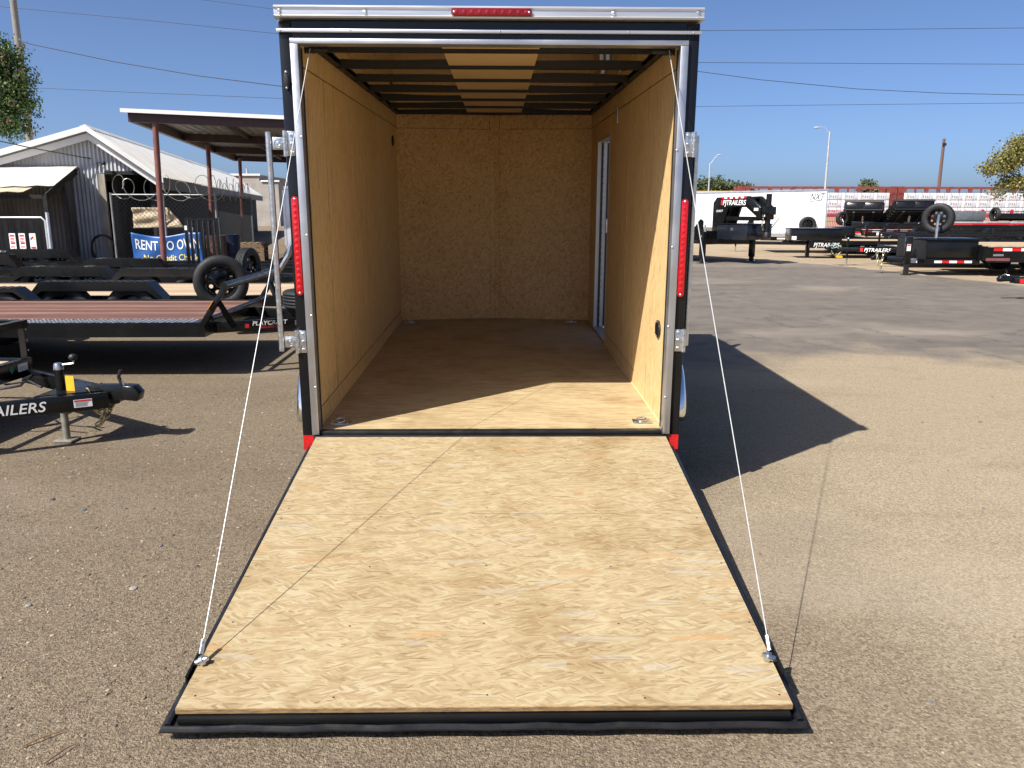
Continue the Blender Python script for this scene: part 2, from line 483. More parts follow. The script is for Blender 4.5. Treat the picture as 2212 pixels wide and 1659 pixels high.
# ------------------------------------------------------------------ ground
def ground_mat():
    m, t, b = nt('ground')
    tc = node(t, 'TexCoord').outputs['Object']
    sep = node(t, 'SeparateXYZ')
    t.links.new(tc, sep.inputs[0])
    X, Y = sep.outputs[0], sep.outputs[1]
    w1 = noise(t, tc, 0.55, 5, 0.6)
    w2 = noise(t, tc, 2.6, 4, 0.6)
    agg = voro(t, tc, 110, out='Color')
    s = node(t, 'SeparateColor'); t.links.new(agg, s.inputs[0])
    fine = noise(t, tc, 240, 3, 0.7)
    grit = mathn(t, 'ADD', mathn(t, 'MULTIPLY', s.outputs[0], 0.55), mathn(t, 'MULTIPLY', fine, 0.45))
    base = ramp(t, grit, [(0.12, (0.074, 0.058, 0.041)), (0.35, (0.161, 0.123, 0.084)), (0.62, (0.217, 0.171, 0.116)), (0.82, (0.287, 0.231, 0.161)), (0.97, (0.452, 0.379, 0.272))])
    # paler dust on the lane right of the trailer, darker loose chippings on the left
    dust = ramp(t, grit, [(0.1, (0.194, 0.153, 0.102)), (0.5, (0.306, 0.247, 0.166)), (0.95, (0.429, 0.354, 0.248))])
    side = mathn(t, 'ADD', mathn(t, 'MULTIPLY', mathn(t, 'SUBTRACT', X, 0.5), 0.55), mathn(t, 'MULTIPLY', mathn(t, 'SUBTRACT', w1, 0.5), 3.0))
    side = mathn(t, 'ADD', side, mathn(t, 'MULTIPLY', mathn(t, 'ADD', Y, 0.5), 0.12), True)
    c = mixc(t, mathn(t, 'MULTIPLY', side, 0.85), base, dust)
    pits = ramp(t, noise(t, coords(t, (1, 1, 1), (0, 0, 0), tc), 70, 2, 0.6), [(0.30, (1, 1, 1)), (0.42, (0, 0, 0))])
    c = mixc(t, mathn(t, 'MULTIPLY', pits, mathn(t, 'SUBTRACT', 0.75, mathn(t, 'MULTIPLY', side, 0.55))), c, (0.055, 0.043, 0.032))
    # asphalt: grey strip from the shadow outwards to the gravel lot, worn edges
    asph = ramp(t, mathn(t, 'ADD', mathn(t, 'MULTIPLY', grit, 0.35), mathn(t, 'MULTIPLY', w2, 0.65)), [(0.25, (0.100, 0.088, 0.076)), (0.5, (0.143, 0.124, 0.106)), (0.8, (0.188, 0.164, 0.134))])
    near = mathn(t, 'SUBTRACT', mathn(t, 'ADD', mathn(t, 'MULTIPLY', Y, 0.8), mathn(t, 'MULTIPLY', w1, 5.0)), 5.6, True)
    # lot edge: a line through (10.0,20.5) and (11.7,13.2)
    e = mathn(t, 'ADD', mathn(t, 'MULTIPLY', mathn(t, 'SUBTRACT', X, 10.0), 0.973), mathn(t, 'MULTIPLY', mathn(t, 'SUBTRACT', Y, 20.5), 0.23))
    e = mathn(t, 'ADD', e, mathn(t, 'MULTIPLY', mathn(t, 'SUBTRACT', w2, 0.5), 0.9))
    e = mathn(t, 'ADD', e, mathn(t, 'MULTIPLY', mathn(t, 'MAXIMUM', mathn(t, 'SUBTRACT', Y, 20.5), 0.0), 0.75))
    lot = mathn(t, 'MULTIPLY', mathn(t, 'ADD', e, 0.0), 3.0, True)
    right = mathn(t, 'MULTIPLY', mathn(t, 'ADD', X, 0.2), 0.7, True)
    ka = mathn(t, 'MULTIPLY', mathn(t, 'MULTIPLY', near, right), mathn(t, 'SUBTRACT', 1.0, lot))
    c = mixc(t, ka, c, asph)
    lotc = ramp(t, mathn(t, 'ADD', mathn(t, 'MULTIPLY', grit, 0.5), mathn(t, 'MULTIPLY', w2, 0.5)), [(0.2, (0.207, 0.156, 0.102)), (0.5, (0.315, 0.245, 0.163)), (0.85, (0.413, 0.330, 0.229))])
    c = mixc(t, mathn(t, 'MULTIPLY', lot, right), c, lotc)
    # worn pale patches, tyre-dark stains and thin cracks
    c = mixc(t, ramp(t, noise(t, coords(t, (0.35, 1.1, 1), (0, 0, 0.2), tc), 0.9, 5, 0.65), [(0.5, (0, 0, 0)), (0.78, (0.7, 0.7, 0.7))]), c, (0.62, 0.60, 0.58), 'MULTIPLY')
    c = mixc(t, ramp(t, noise(t, coords(t, (0.5, 0.8, 1), (0, 0, -0.5), tc), 0.45, 4, 0.6), [(0.55, (0, 0, 0)), (0.75, (0.55, 0.55, 0.55))]), c, (0.36, 0.30, 0.235))
    crk = voro(t, coords(t, (1, 1, 1), (0, 0, 0), tc), 0.45, 'DISTANCE_TO_EDGE', 'Distance')
    crk = mathn(t, 'ADD', crk, mathn(t, 'MULTIPLY', mathn(t, 'SUBTRACT', w2, 0.5), 0.16))
    ck = mathn(t, 'MULTIPLY', ramp(t, mathn(t, 'ABSOLUTE', crk), [(0.0, (0.7,) * 3), (0.008, (0, 0, 0))]), ka)
    c = mixc(t, ck, c, (0.07, 0.062, 0.055))
    t.links.new(c, b.inputs['Base Color'])
    b.inputs['Roughness'].default_value = 0.9
    b.inputs['Specular IOR Level'].default_value = 0.2
    hb = mathn(t, 'MULTIPLY', noise(t, tc, 120, 2, 0.7), mathn(t, 'SUBTRACT', 1.0, mathn(t, 'MULTIPLY', mathn(t, 'MULTIPLY', mathn(t, 'SUBTRACT', X, 0.2), 0.5, True), 0.55)))
    bump(t, b, hb, 1.0, 0.013)
    return m
G = MB()
xs = [-2500, -200, -60, -25, -12, -6, -3, 0, 3, 6, 12, 25, 60, 200, 2500]
ys = [-600, -60, -12, -6, -3, 0, 3, 6, 10, 15, 20, 30, 60, 200, 4000]
for j in range(len(ys)):
    for i in range(len(xs)):
        G.v.append((xs[i], ys[j], 0.0))
for j in range(len(ys) - 1):
    for i in range(len(xs) - 1):
        a = j * len(xs) + i
        G.f.append((a, a + 1, a + len(xs) + 1, a + len(xs)))
g = struct(G.build('ground', ground_mat()))

# ------------------------------------------------------------------ the open cargo trailer
TILT = 0.0191
cargo = thing('cargo_trailer', 'black enclosed cargo trailer with rear ramp lowered, bare wood inside, centre of picture', 'trailer')
cargo.rotation_euler = (TILT, 0, 0)
cargo.location = (0, 0.38 * math.sin(TILT), 0.38 * (1 - math.cos(TILT)))
ZF, ZC, L, WI, WO = 0.423, 2.50, 4.04, 0.985, 1.065
DY0, DY1, DZ0, DZ1 = 2.70, 3.50, 0.445, 2.20           # side door opening
def part(name, mat, parent=cargo, bevel=0.0, smooth=False, boxes=(), M=None):
    m = MB()
    for b_ in boxes:
        m.box(*b_, M=M)
    return m.build(name, mat, parent, smooth, bevel)
# outer skin
part('side_skin', skin, boxes=[(-WO, -WO + 0.012, 0.03, 4.258, 0.33, 2.57)])
part('side_skin', skin, boxes=[(WO - 0.012, WO, 0.03, DY0, 0.33, 2.57), (WO - 0.012, WO, DY1, 4.258, 0.33, 2.57), (WO - 0.012, WO, DY0, DY1, DZ1, 2.57), (WO - 0.012, WO, DY0, DY1, 0.33, DZ0 - 0.02)])
m = MB().prism([(-WO, 4.26), (WO, 4.26), (0.25, 4.72), (-0.25, 4.72)], 2, 0.33, 2.57)
m.build('nose', skin, cargo)
part('roof', roof_white, boxes=[(-WO + 0.002, WO - 0.002, 0.03, 4.72, 2.575, 2.60)])
for sx in (-1, 1):
    part('roof_rail', white_alu, boxes=[(sx * WO - 0.012, sx * WO + 0.012, 0.035, 4.14, 2.53, 2.612)], bevel=0.004)
# chassis under the floor
part('chassis', blackdull, boxes=[(-1.0, -0.93, 0.02, 4.6, 0.24, 0.33), (0.93, 1.0, 0.02, 4.6, 0.24, 0.33)] + [(-0.93, 0.93, y, y + 0.05, 0.25, 0.33) for y in (0.5, 1.2, 1.9, 2.6, 3.3, 4.0)])
m = MB()
m.bar((-0.85, 4.5, 0.28), (0, 5.7, 0.30), 0.06, 0.11); m.bar((0.85, 4.5, 0.28), (0, 5.7, 0.30), 0.06, 0.11)
m.build('tongue_frame', black, cargo)
MB().cyl((0, 5.5, -0.1), (0, 5.5, 0.75), 0.03).box(-0.08, 0.08, 5.42, 5.58, -0.115, -0.10).build('jack', galv, cargo)
# floor
for k, (a, b_) in enumerate([(0.035, 1.247), (1.25, 2.467), (2.47, 3.687), (3.69, 4.2)]):
    part('floor_panel', floor_osb, boxes=[(-1.0, 1.0, a, b_, ZF - 0.018, ZF)])
part('underfloor', blackdull, boxes=[(-1.04, 1.04, 0.03, 4.2, 0.34, 0.40)])
# wall panels: bottom strip, tall panels, top strip
ZK, ZT = 0.525, 2.372
def wallp(x, y0, y1, z0, z1):
    s = 1 if x > 0 else -1
    part('wall_panel', wall_osb, boxes=[(x if s > 0 else x - 0.009, x + 0.009 if s > 0 else x, y0, y1, z0, z1)])
gp = 0.0040
lw = [0.04, 0.62, 1.50, 2.66, 4.05]
wallp(-WI, 0.04, 4.05, ZF + 0.001, ZK - gp); wallp(-WI, 0.04, 4.05, ZT + gp, ZC)
for a, b_ in zip(lw, lw[1:]):
    wallp(-WI, a + 0.008, b_ - 0.008, ZK + gp, ZT - gp)
rw = [0.04, 0.52, 1.64, DY0 - 0.02]
wallp(WI, 0.04, DY0 - 0.02, ZF + 0.001, ZK - gp); wallp(WI, 0.04, 4.05, ZT + gp, ZC)
for a, b_ in zip(rw, rw[1:]):
    wallp(WI, a + 0.008, b_ - 0.008, ZK + gp, ZT - gp)
wallp(WI, DY0 - 0.02 + gp, DY1 + 0.02 - gp, DZ1 + 0.015, ZT - gp)
wallp(WI, DY1 + 0.02, 4.05, ZF + 0.001, ZT - gp)
part('wall_backing', dark_in, boxes=[(-WI - 0.022, -WI - 0.012, 0.04, 4.06, 0.41, 2.53)])
part('wall_backing', dark_in, boxes=[(WI + 0.012, WI + 0.022, 0.04, DY0 - 0.02, 0.41, 2.53), (WI + 0.012, WI + 0.022, DY0 - 0.02, DY1 + 0.02, DZ1 + 0.02, 2.53), (WI + 0.012, WI + 0.022, DY1 + 0.02, 4.06, 0.41, 2.53)])
# front wall: shallow vee of two panels with a batten and a top strip
def vee(name, x0, x1, z0, z1, off, mat):
    def yv(x):
        return 4.04 + 0.15 * (1 - abs(x) / 0.985) - off
    MB().add([(x0, yv(x0), z0), (x1, yv(x1), z0), (x1, yv(x1), z1), (x0, yv(x0), z1), (x0, yv(x0) + 0.01, z0), (x1, yv(x1) + 0.01, z0), (x1, yv(x1) + 0.01, z1), (x0, yv(x0) + 0.01, z1)],
             [(0, 1, 2, 3), (7, 6, 5, 4), (0, 4, 5, 1), (2, 6, 7, 3), (1, 5, 6, 2), (0, 3, 7, 4)]).build(name, mat, cargo)
vee('front_panel', -0.985, -0.05, ZF + 0.001, ZT - 0.01, 0, front_osb)
vee('front_panel', 0.05, 0.985, ZF + 0.001, ZT - 0.01, 0, front_osb)
vee('front_batten', -0.048, -0.0005, ZF + 0.001, ZC, 0.004, front_osb)
vee('front_batten', 0.0005, 0.048, ZF + 0.001, ZC, 0.004, front_osb)
vee('front_strip', -0.982, -0.052, ZT - 0.006, ZC, 0.002, front_osb)
vee('front_strip', 0.052, 0.982, ZT - 0.006, ZC, 0.002, front_osb)
part('front_backing', dark_in, boxes=[(-1.0, 1.0, 4.225, 4.235, 0.4, 2.53)])
# thin white caulk along floor edges
part('edge_bead', luan, boxes=[(-WI + 0.0005, -WI + 0.006, 0.05, 4.03, ZF + 0.0005, ZF + 0.008)])
part('edge_bead', luan, boxes=[(WI - 0.006, WI - 0.0005, 0.05, DY0 - 0.03, ZF + 0.0005, ZF + 0.008)])
# ceiling: wavy bare metal skin, a matt strip down the middle, black hat bows
NX, NY = 48, 90
m = MB()
for j in range(NY + 1):
    for i in range(NX + 1):
        x = -1.0 + 2.0 * i / NX; y = 0.03 + 4.15 * j / NY
        ph = (y - 0.43) / 0.60
        z = 2.523 + 0.0022 * math.sin(2 * PI * ph) + 0.0035 * math.sin(3.3 * x + 1.4 * math.sin(y * 2.1)) * (0.6 + 0.4 * math.sin(5 * y)) + 0.0015 * math.sin(7 * x + y * 3)
        m.v.append((x, y, z))
for j in range(NY):
    for i in range(NX):
        a = j * (NX + 1) + i
        m.f.append((a, a + 1, a + NX + 2, a + NX + 1))
m.build('ceiling_skin', roof_mirror, cargo, smooth=True)
part('ceiling_strip', luan, boxes=[(-0.27, 0.27, 0.05, 4.14, 2.5115, 2.514)])
for k in range(7):
    y = 0.43 + 0.60 * k
    m = MB().prism([(y - 0.030, 2.536), (y - 0.020, 2.4935), (y + 0.020, 2.4935), (y + 0.030, 2.536)], 0, -0.975, 0.975)
    m.build('roof_bow', pmat('bow_black', (0.005, 0.005, 0.005), 0.6, var=0.2), cargo)
for sx in (-1, 1):
    part('ceiling_cove', blackdull, boxes=[(sx * 0.965 - 0.018, sx * 0.965 + 0.018, 0.05, 4.05, 2.500, 2.508)])
# rear frame: black corner posts and header, aluminium lip, sill
for sx in (-1, 1):
    part('corner_post', skin, boxes=[(min(sx * 1.0, sx * WO), max(sx * 1.0, sx * WO), -0.012, 0.06, 0.31, 2.57)], bevel=0.006)
    part('door_lip', alu, boxes=[(min(sx * 0.968, sx * 1.008), max(sx * 0.968, sx * 1.008), -0.030, 0.035, 0.405, 2.46)], bevel=0.003)
    part('jamb_trim', blackdull, boxes=[(min(sx * 0.966, sx * 0.985), max(sx * 0.966, sx * 0.985), 0.036, 0.06, 0.43, 2.45)])
part('rear_header', skin, boxes=[(-0.999, 0.999, -0.008, 0.075, 2.486, 2.572)])
part('door_lip', alu, boxes=[(-1.008, 1.008, -0.031, 0.06, 2.4605, 2.485)], bevel=0.003)
m = MB().prism([(-0.055, 2.577), (-0.060, 2.585), (-0.050, 2.592), (-0.050, 2.618), (-0.058, 2.626), (-0.05, 2.636), (0.07, 2.640), (0.07, 2.577)], 0, -1.073, 1.073)
m.build('top_cap', white_alu, cargo)
part('drip_rail', white_alu, boxes=[(-1.072, 1.072, -0.030, -0.013, 2.514, 2.531)], bevel=0.004)
part('sill', blackdull, boxes=[(-0.999, 0.999, -0.03, 0.034, 0.31, 0.398)], bevel=0.004)
part('sill_rubber', seal, boxes=[(-0.965, 0.965, -0.012, 0.034, 0.3985, 0.4215)], bevel=0.004)
m = MB()
for k in range(5):
    m.box(-0.96, 0.96, -0.034, -0.030, 0.32 + k * 0.016, 0.328 + k * 0.016)
m.build('sill_ribs', seal, cargo)
# fasteners on the rear frame
def bolt(p, d=(0, -1, 0), r=0.008, parent=cargo, mat=galv):
    p = Vector(p); d = Vector(d)
    MB().lathe([(0.0005, r * 0.6), (r * 0.7, r * 0.5), (r, 0.0), (r * 1.25, -0.001), (r * 1.25, -0.003)], p, d, 10).build('bolt', mat, parent, smooth=True)
for x in (-1.045, -0.62, 0.62, 1.045):
    bolt((x, -0.051, 2.606 if abs(x) < 1 else 2.612), r=0.010)
bolt((-1.045, -0.051, 2.597))
for z in (0.62, 1.02, 1.45, 1.95):
    bolt((0.974, -0.031, z), r=0.006); bolt((-0.974, -0.031, z + 0.06), r=0.006)
for x in (-0.7, 0.05, 0.7, 1.03, -1.05):
    bolt((x, -0.0305, 2.5225), r=0.005)
# lamps
def led_bar(parent, x, z0, z1, horizontal=False):
    hw = 0.0185
    def cap(c0, c1):
        pts = []
        for k in range(9):
            a = PI * k / 8
            pts.append((c1 + hw * math.sin(a), hw * math.cos(a)))
        for k in range(9):
            a = PI * k / 8
            pts.append((c0 - hw * math.sin(a), -hw * math.cos(a)))
        return pts
    y = -0.0125 if not horizontal else -0.0505
    if horizontal:
        poly = [(p[0], z0 + p[1]) for p in cap(-0.175, 0.192)]
        run = [(-0.165 + 0.347 * k / 9, z0) for k in range(10)]
    else:
        poly = [(x + p[1], p[0]) for p in cap(z0 + hw, z1 - hw)]
        run = [(x, z0 + 0.045 + (z1 - z0 - 0.09) * k / 14) for k in range(15)]
    body = MB().prism(poly, 1, y - 0.014, y).build('brake_lamp' if horizontal else 'tail_lamp', pmat('brake_lens_shaded', (0.17, 0.003, 0.006), 0.14, var=0.3, scale=60, coat=0.4) if horizontal else red_lens, parent, bevel=0.003)  # brake lamp red darker than the tail lamps: its shade is painted in
    m = MB()
    for (a, c) in run:
        m.lathe([(0.0005, 0.0030), (0.006, 0.0022), (0.0125, 0.0)], (a, y - 0.0138, c), (0, -1, 0), 10)
    stuff(m.build('lens_facets', pmat('brake_facet_shaded', (0.22, 0.004, 0.008), 0.2, coat=0.3) if horizontal else red_bead, body, smooth=True))  # brake facets carry the same painted shade
    ends = [(-0.178, z0), (0.195, z0)] if horizontal else [(x, z0 + 0.014), (x, z1 - 0.014)]
    for (a, c) in ends:
        MB().lathe([(0.0005, 0.003), (0.0045, 0.002), (0.006, 0)], (a, y - 0.0142, c), (0, -1, 0), 10).build('lamp_screw', galv, body, smooth=True)
    return body
led_bar(cargo, -1.031, 1.190, 1.712)
led_bar(cargo, 1.031, 1.182, 1.704)
led_bar(cargo, 0, 2.6055, 0, True)
# bar-lock holders: bolted plate, knuckle, arm and upright tube each side
def holder(sx, z, swing):
    x0 = sx * 1.0355
    pl = MB().box(x0 - 0.021, x0 + 0.021, -0.017, -0.0125, z - 0.062, z + 0.062).build('hinge_plate', galv, cargo, bevel=0.006)
    for dz in (-0.044, 0, 0.044):
        m = MB().lathe([(0.0005, 0.007), (0.006, 0.006), (0.0085, 0.0), (0.0105, -0.001)], (x0 - sx * 0.004, -0.0172, z + dz), (0, -1, 0), 10)
        m.build('bolt', galv, pl, smooth=True)
    xk = sx * 1.063
    MB().cyl((xk, -0.020, z - 0.064), (xk, -0.020, z - 0.033), 0.0115).build('knuckle', galv, pl, smooth=True)
    MB().cyl((xk, -0.020, z - 0.031), (xk, -0.020, z + 0.031), 0.0118).build('knuckle', galv, pl, smooth=True)
    MB().cyl((xk, -0.020, z + 0.033), (xk, -0.020, z + 0.064), 0.0115).build('knuckle', galv, pl, smooth=True)
    if swing:
        a = MB().box(xk + sx * 0.004, xk + sx * 0.066, -0.024, -0.018, z - 0.031, z + 0.031).build('lock_arm', galv, cargo, bevel=0.002)
        MB().lathe([(0.0005, 0.007), (0.009, 0.006), (0.012, 0.001), (0.020, 0.0005), (0.0215, 0.004), (0.0225, 0.0)], (xk + sx * 0.034, -0.0242, z), (0, -1, 0), 16).build('bolt', galv, a, smooth=True)
    else:
        MB().box(xk + sx * 0.006, xk + sx * 0.014, -0.02, 0.055, z - 0.031, z + 0.031).build('lock_arm', galv, cargo, bevel=0.002)
holder(-1, 1.978, True); holder(-1, 0.935, True)
holder(1, 1.980, False); holder(1, 0.942, False)
MB().cyl((-1.147, -0.022, 0.885), (-1.147, -0.022, 2.035), 0.0155, 16).build('lock_bar', galv, cargo, smooth=True)
MB().cyl((1.093, 0.062, 0.900), (1.093, 0.062, 2.030), 0.0155, 16).build('lock_bar', galv, cargo, smooth=True)
# black keeper on the left post
k_ = MB()
pts = []
for k in range(20):
    a = 2 * PI * k / 20
    pts.append((-1.034 + 0.017 * math.copysign(abs(math.cos(a)) ** 0.8, math.cos(a)), 2.287 + 0.042 * math.copysign(abs(math.sin(a)) ** 0.8, math.sin(a))))
k_.prism(pts, 1, -0.026, -0.0125)
kp = k_.build('keeper', blackdull, cargo, bevel=0.004)
MB().tube([(-1.026, -0.03, 2.26), (-1.022, -0.038, 2.287), (-1.026, -0.03, 2.312)], 0.006, 8).build('keeper_handle', black, kp, smooth=True)
for z in (2.326, 2.249):
    MB().lathe([(0.0005, 0.005), (0.005, 0.004), (0.007, 0)], (-1.036, -0.026, z), (0, -1, 0), 8).build('bolt', galv, kp, smooth=True)
# red reflective corners
for sx in (-1, 1):
    part('reflector', tape_red, boxes=[(min(sx * 1.004, sx * 1.063), max(sx * 1.004, sx * 1.063), -0.0145, -0.0122, 0.312, 0.398)])
# side vents, switch, tie-down rings
def vent(x, y, z):
    pts = []
    for k in range(20):
        a = 2 * PI * k / 20
        pts.append((y + 0.062 * math.cos(a) , z + 0.052 * math.sin(a)))
    s = 1 if x > 0 else -1
    m = MB().prism(pts, 0, x - s * 0.012, x - s * 0.0005)
    v = m.build('vent', blackdull, cargo, bevel=0.003)
    m = MB()
    for k in range(4):
        m.box(min(x - s * 0.016, x - s * 0.012), max(x - s * 0.016, x - s * 0.012), y - 0.035, y + 0.035, z - 0.03 + 0.018 * k, z - 0.022 + 0.018 * k)
    m.build('vent_slats', black, v)
    for dz in (-0.043, 0.043):
        MB().lathe([(0.0005, 0.004), (0.004, 0.003), (0.006, 0)], (x - s * 0.012, y, z + dz), (-s, 0, 0), 8).build('bolt', galv, v, smooth=True)
vent(-WI, 3.72, 2.22)
vent(WI, 0.29, 0.955)
part('switch_plate', alu, boxes=[(WI - 0.012, WI - 0.0005, 2.23, 2.30, 2.27, 2.39)], bevel=0.004)
part('door_catch', galv, boxes=[(WI - 0.02, WI - 0.0005, 2.645, 2.66, 1.40, 1.52)], bevel=0.003)
def dring(x, y):
    p = MB().box(x - 0.055, x + 0.055, y - 0.045, y + 0.045, ZF + 0.0005, ZF + 0.006).build('tie_down', galv, cargo, bevel=0.004)
    MB().lathe([(0.036, 0.002), (0.033, 0.0085), (0.0005, 0.0085)], (x, y, ZF - 0.002), (0, 0, 1), 20).build('dish', pmat('dark_zinc', (0.25, 0.26, 0.27), 0.4, 1.0), p, smooth=True)
    rg = [(x + 0.026 * math.cos(a), y + 0.004 + 0.026 * math.sin(a), ZF + 0.014 + 0.006 * math.sin(a)) for a in [2 * PI * k / 20 for k in range(20)]]
    MB().tube(rg, 0.005, 8, closed=True).build('ring', galv, p, smooth=True)
    for dx in (-0.046, 0.046):
        MB().lathe([(0.0005, 0.004), (0.005, 0.003), (0.006, 0)], (x + dx, y - 0.03, ZF + 0.006), (0, 0, 1), 8).build('bolt', galv, p, smooth=True)
dring(-0.885, 0.155); dring(0.885, 0.165); dring(-0.88, 3.88); dring(0.80, 3.92)
# side door: aluminium frame, black seal, open leaf swung outwards
df = MB()
df.box(WI - 0.004, WO + 0.006, DY1 - 0.001, DY1 + 0.018, DZ0 - 0.018, DZ1 + 0.02)
df.box(WI - 0.004, WO + 0.006, DY0 - 0.018, DY0 + 0.001, DZ0 - 0.018, DZ1 + 0.02)
df.box(WI - 0.004, WO + 0.006, DY0 + 0.0015, DY1 - 0.0015, DZ1, DZ1 + 0.02)
df.box(WI - 0.004, WO + 0.006, DY0 + 0.0015, DY1 - 0.0015, DZ0 - 0.018, DZ0)
sd = df.build('side_door_frame', pmat('door_frame_alu', (0.42, 0.42, 0.42), 0.45, 0.8, var=0.1), cargo)
m = MB()
m.box(WO + 0.0065, WO + 0.028, DY1 - 0.004, DY1 + 0.012, DZ0, DZ1)
m.build('door_seal', seal, sd)
ld = MB().box(0.0, 0.77, -0.018, 0.018, DZ0 + 0.02, DZ1 - 0.01).build('side_door', white, cargo, bevel=0.003)
ld.location = (WO + 0.034, DY1 + 0.004, 0)
ld.rotation_euler = (0, 0, R(58))
m = MB()
m.box(0.0, 0.032, -0.024, -0.0185, DZ0 + 0.02, DZ1 - 0.01)
m.box(0.74, 0.77, -0.024, -0.0185, DZ0 + 0.02, DZ1 - 0.01)
m.box(0.033, 0.739, -0.024, -0.0185, DZ1 - 0.05, DZ1 - 0.01)
m.build('door_edge', alu, ld)
MB().box(0.034, 0.738, -0.0225, -0.0185, DZ0 + 0.42, DZ1 - 0.052).build('door_shaded_upper', pmat('door_shaded_upper', (0.55, 0.47, 0.42), 0.5, var=0.05), ld)  # pinkish sheet: shade on the upper part of the white leaf, as colour
m = MB()
for k in range(26):
    z = DZ0 + 0.05 + k * (DZ1 - DZ0 - 0.1) / 25
    m.box(WO - 0.03, WO - 0.022, DY1 - 0.004, DY1 - 0.0015, z, z + 0.008)
stuff(m.build('frame_rivets', blackdull, sd))
MB().box(WI + 0.030, WI + 0.052, DY1 - 0.005, DY1 - 0.0012, DZ0 + 0.002, DZ1 - 0.002).build('inner_seal', seal, sd)
# fenders and wheels
for sx in (-1, 1):
    y0, y1, zt, zb_ = 0.60, 2.55, 0.72, 0.30
    pth = []
    for k in range(13):
        a = PI / 2 * k / 12
        pth.append((y0 + 0.34 * (1 - math.cos(a)), zb_ + 0.40 * math.sin(a)))
    pth += [(y1 - 0.34 * (1 - math.cos(a)), zb_ + 0.40 * math.sin(a)) for a in [PI / 2 * k / 12 for k in range(12, -1, -1)]]
    m = MB()
    XS = [(0.000, 0.0), (0.14, 0.0), (0.172, -0.006), (0.190, -0.022), (0.196, -0.05)]
    cen = Vector(((y0 + y1) / 2, zb_))
    for (y, z) in pth:
        for (dx, dr) in XS:
            n = Vector((y, z)) - Vector((min(max(y, y0 + 0.34), y1 - 0.34), zb_))
            n.normalize()
            m.v.append((sx * (WO + dx), y + n.x * dr, z + n.y * dr))
    q = len(XS)
    for i in range(len(pth) - 1):
        for j in range(q - 1):
            a = i * q + j
            m.f.append((a, a + 1, a + q + 1, a + q))
    fo = m.build('fender', chrome, cargo, smooth=True)
    md = fo.modifiers.new('thick', 'SOLIDIFY'); md.thickness = 0.003

TYRES = {}
def wheel(parent, c, ax, r=0.345, w=0.20, rim_mat=None, name='wheel', holes=8, detail=True):
    """tyre with grooved tread; steel rim with round hand holes as a sub-part"""
    key = (round(r, 3), round(w, 3), holes, detail)
    if key not in TYRES:
        ri = r * 0.60
        h = w / 2
        t = MB()
        ns = 40 if detail else 24
        prof = [(ri, -h * 0.78), (ri + 0.012, -h * 0.92), (r * 0.80, -h * 1.0), (r * 0.92, -h * 0.94), (r * 0.975, -h * 0.80)]
        gr = [-0.5, -0.18, 0.18, 0.5]
        prof += [(r * 0.99, -h * 0.72)]
        for gx in gr:
            prof += [(r, h * (gx - 0.06) * 1.0), (r - 0.010, h * (gx - 0.045)), (r - 0.010, h * (gx + 0.045)), (r, h * (gx + 0.06))]
        prof += [(r * 0.99, h * 0.72), (r * 0.975, h * 0.80), (r * 0.92, h * 0.94), (r * 0.80, h * 1.0), (ri + 0.012, h * 0.92), (ri, h * 0.78), (ri - 0.004, 0), (ri, -h * 0.78)]
        t.lathe(prof, (0, 0, 0), (1, 0, 0), ns)
        tm = t.build('tyre_mesh', rubber); TY = tm.data; bpy.data.objects.remove(tm)
        q = MB()
        q.lathe([(ri, h * 0.74), (ri + 0.008, h * 0.86), (ri - 0.004, h * 0.84), (ri * 0.93, h * 0.60), (ri * 0.90, h * 0.30), (ri * 0.88, h * 0.12)], (0, 0, 0), (1, 0, 0), 32)
        q.lathe([(ri * 0.36, h * 0.34), (ri * 0.30, h * 0.46), (ri * 0.26, h * 0.44), (0.001, h * 0.44)], (0, 0, 0), (1, 0, 0), 16)
        # disc with hand holes: one sector per hole
        r0, r1 = ri * 0.36, ri * 0.88
        rc, rh = ri * 0.66, ri * 0.125
        def xz(rr):
            return h * (0.34 - 0.22 * (rr - r0) / (r1 - r0))
        for s_ in range(holes):
            a0 = 2 * PI * s_ / holes; da = 2 * PI / holes
            ac = a0 + da / 2
            K = 16
            outer, inner = [], []
            for k in range(K):
                th = 2 * PI * k / K
                inner.append((rc + rh * math.cos(th), ac + rh * math.sin(th) / rc))
                # square boundary in (radius, angle) space
                cx, sx_ = math.cos(th), math.sin(th)
                mlt = 1 / max(abs(cx), abs(sx_))
                rr = (rc + (r1 - rc) * cx * mlt) if cx > 0 else (rc + (rc - r0) * cx * mlt)
                outer.append((rr, ac + da / 2 * sx_ * mlt))
            vs = [(xz(a), a * math.cos(b_), a * math.sin(b_)) for a, b_ in outer + inner]
            q.add(vs, [(k, (k + 1) % K, K + (k + 1) % K, K + k) for k in range(K)])
        for s_ in range(5):
            a = 2 * PI * s_ / 5
            q.cyl((h * 0.33, ri * 0.42 * math.cos(a), ri * 0.42 * math.sin(a)), (h * 0.46, ri * 0.42 * math.cos(a), ri * 0.42 * math.sin(a)), ri * 0.045, 6)
        rm = q.build('rim_mesh', black, smooth=True); RM = rm.data; bpy.data.objects.remove(rm)
        for p in TY.polygons:
            p.use_smooth = True
        TYRES[key] = (TY, RM)
    TY, RM = TYRES[key]
    o = link(name, TY, parent)
    d = Vector(ax).normalized()
    o.rotation_mode = 'QUATERNION'
    o.rotation_quaternion = Vector((1, 0, 0)).rotation_difference(d)
    o.location = c
    rmesh = RM
    if rim_mat:
        kk = (key, rim_mat.name)
        if kk not in TYRES:
            c2 = RM.copy(); c2.materials.clear(); c2.materials.append(rim_mat); TYRES[kk] = c2
        rmesh = TYRES[kk]
    link('rim', rmesh, o)
    return o
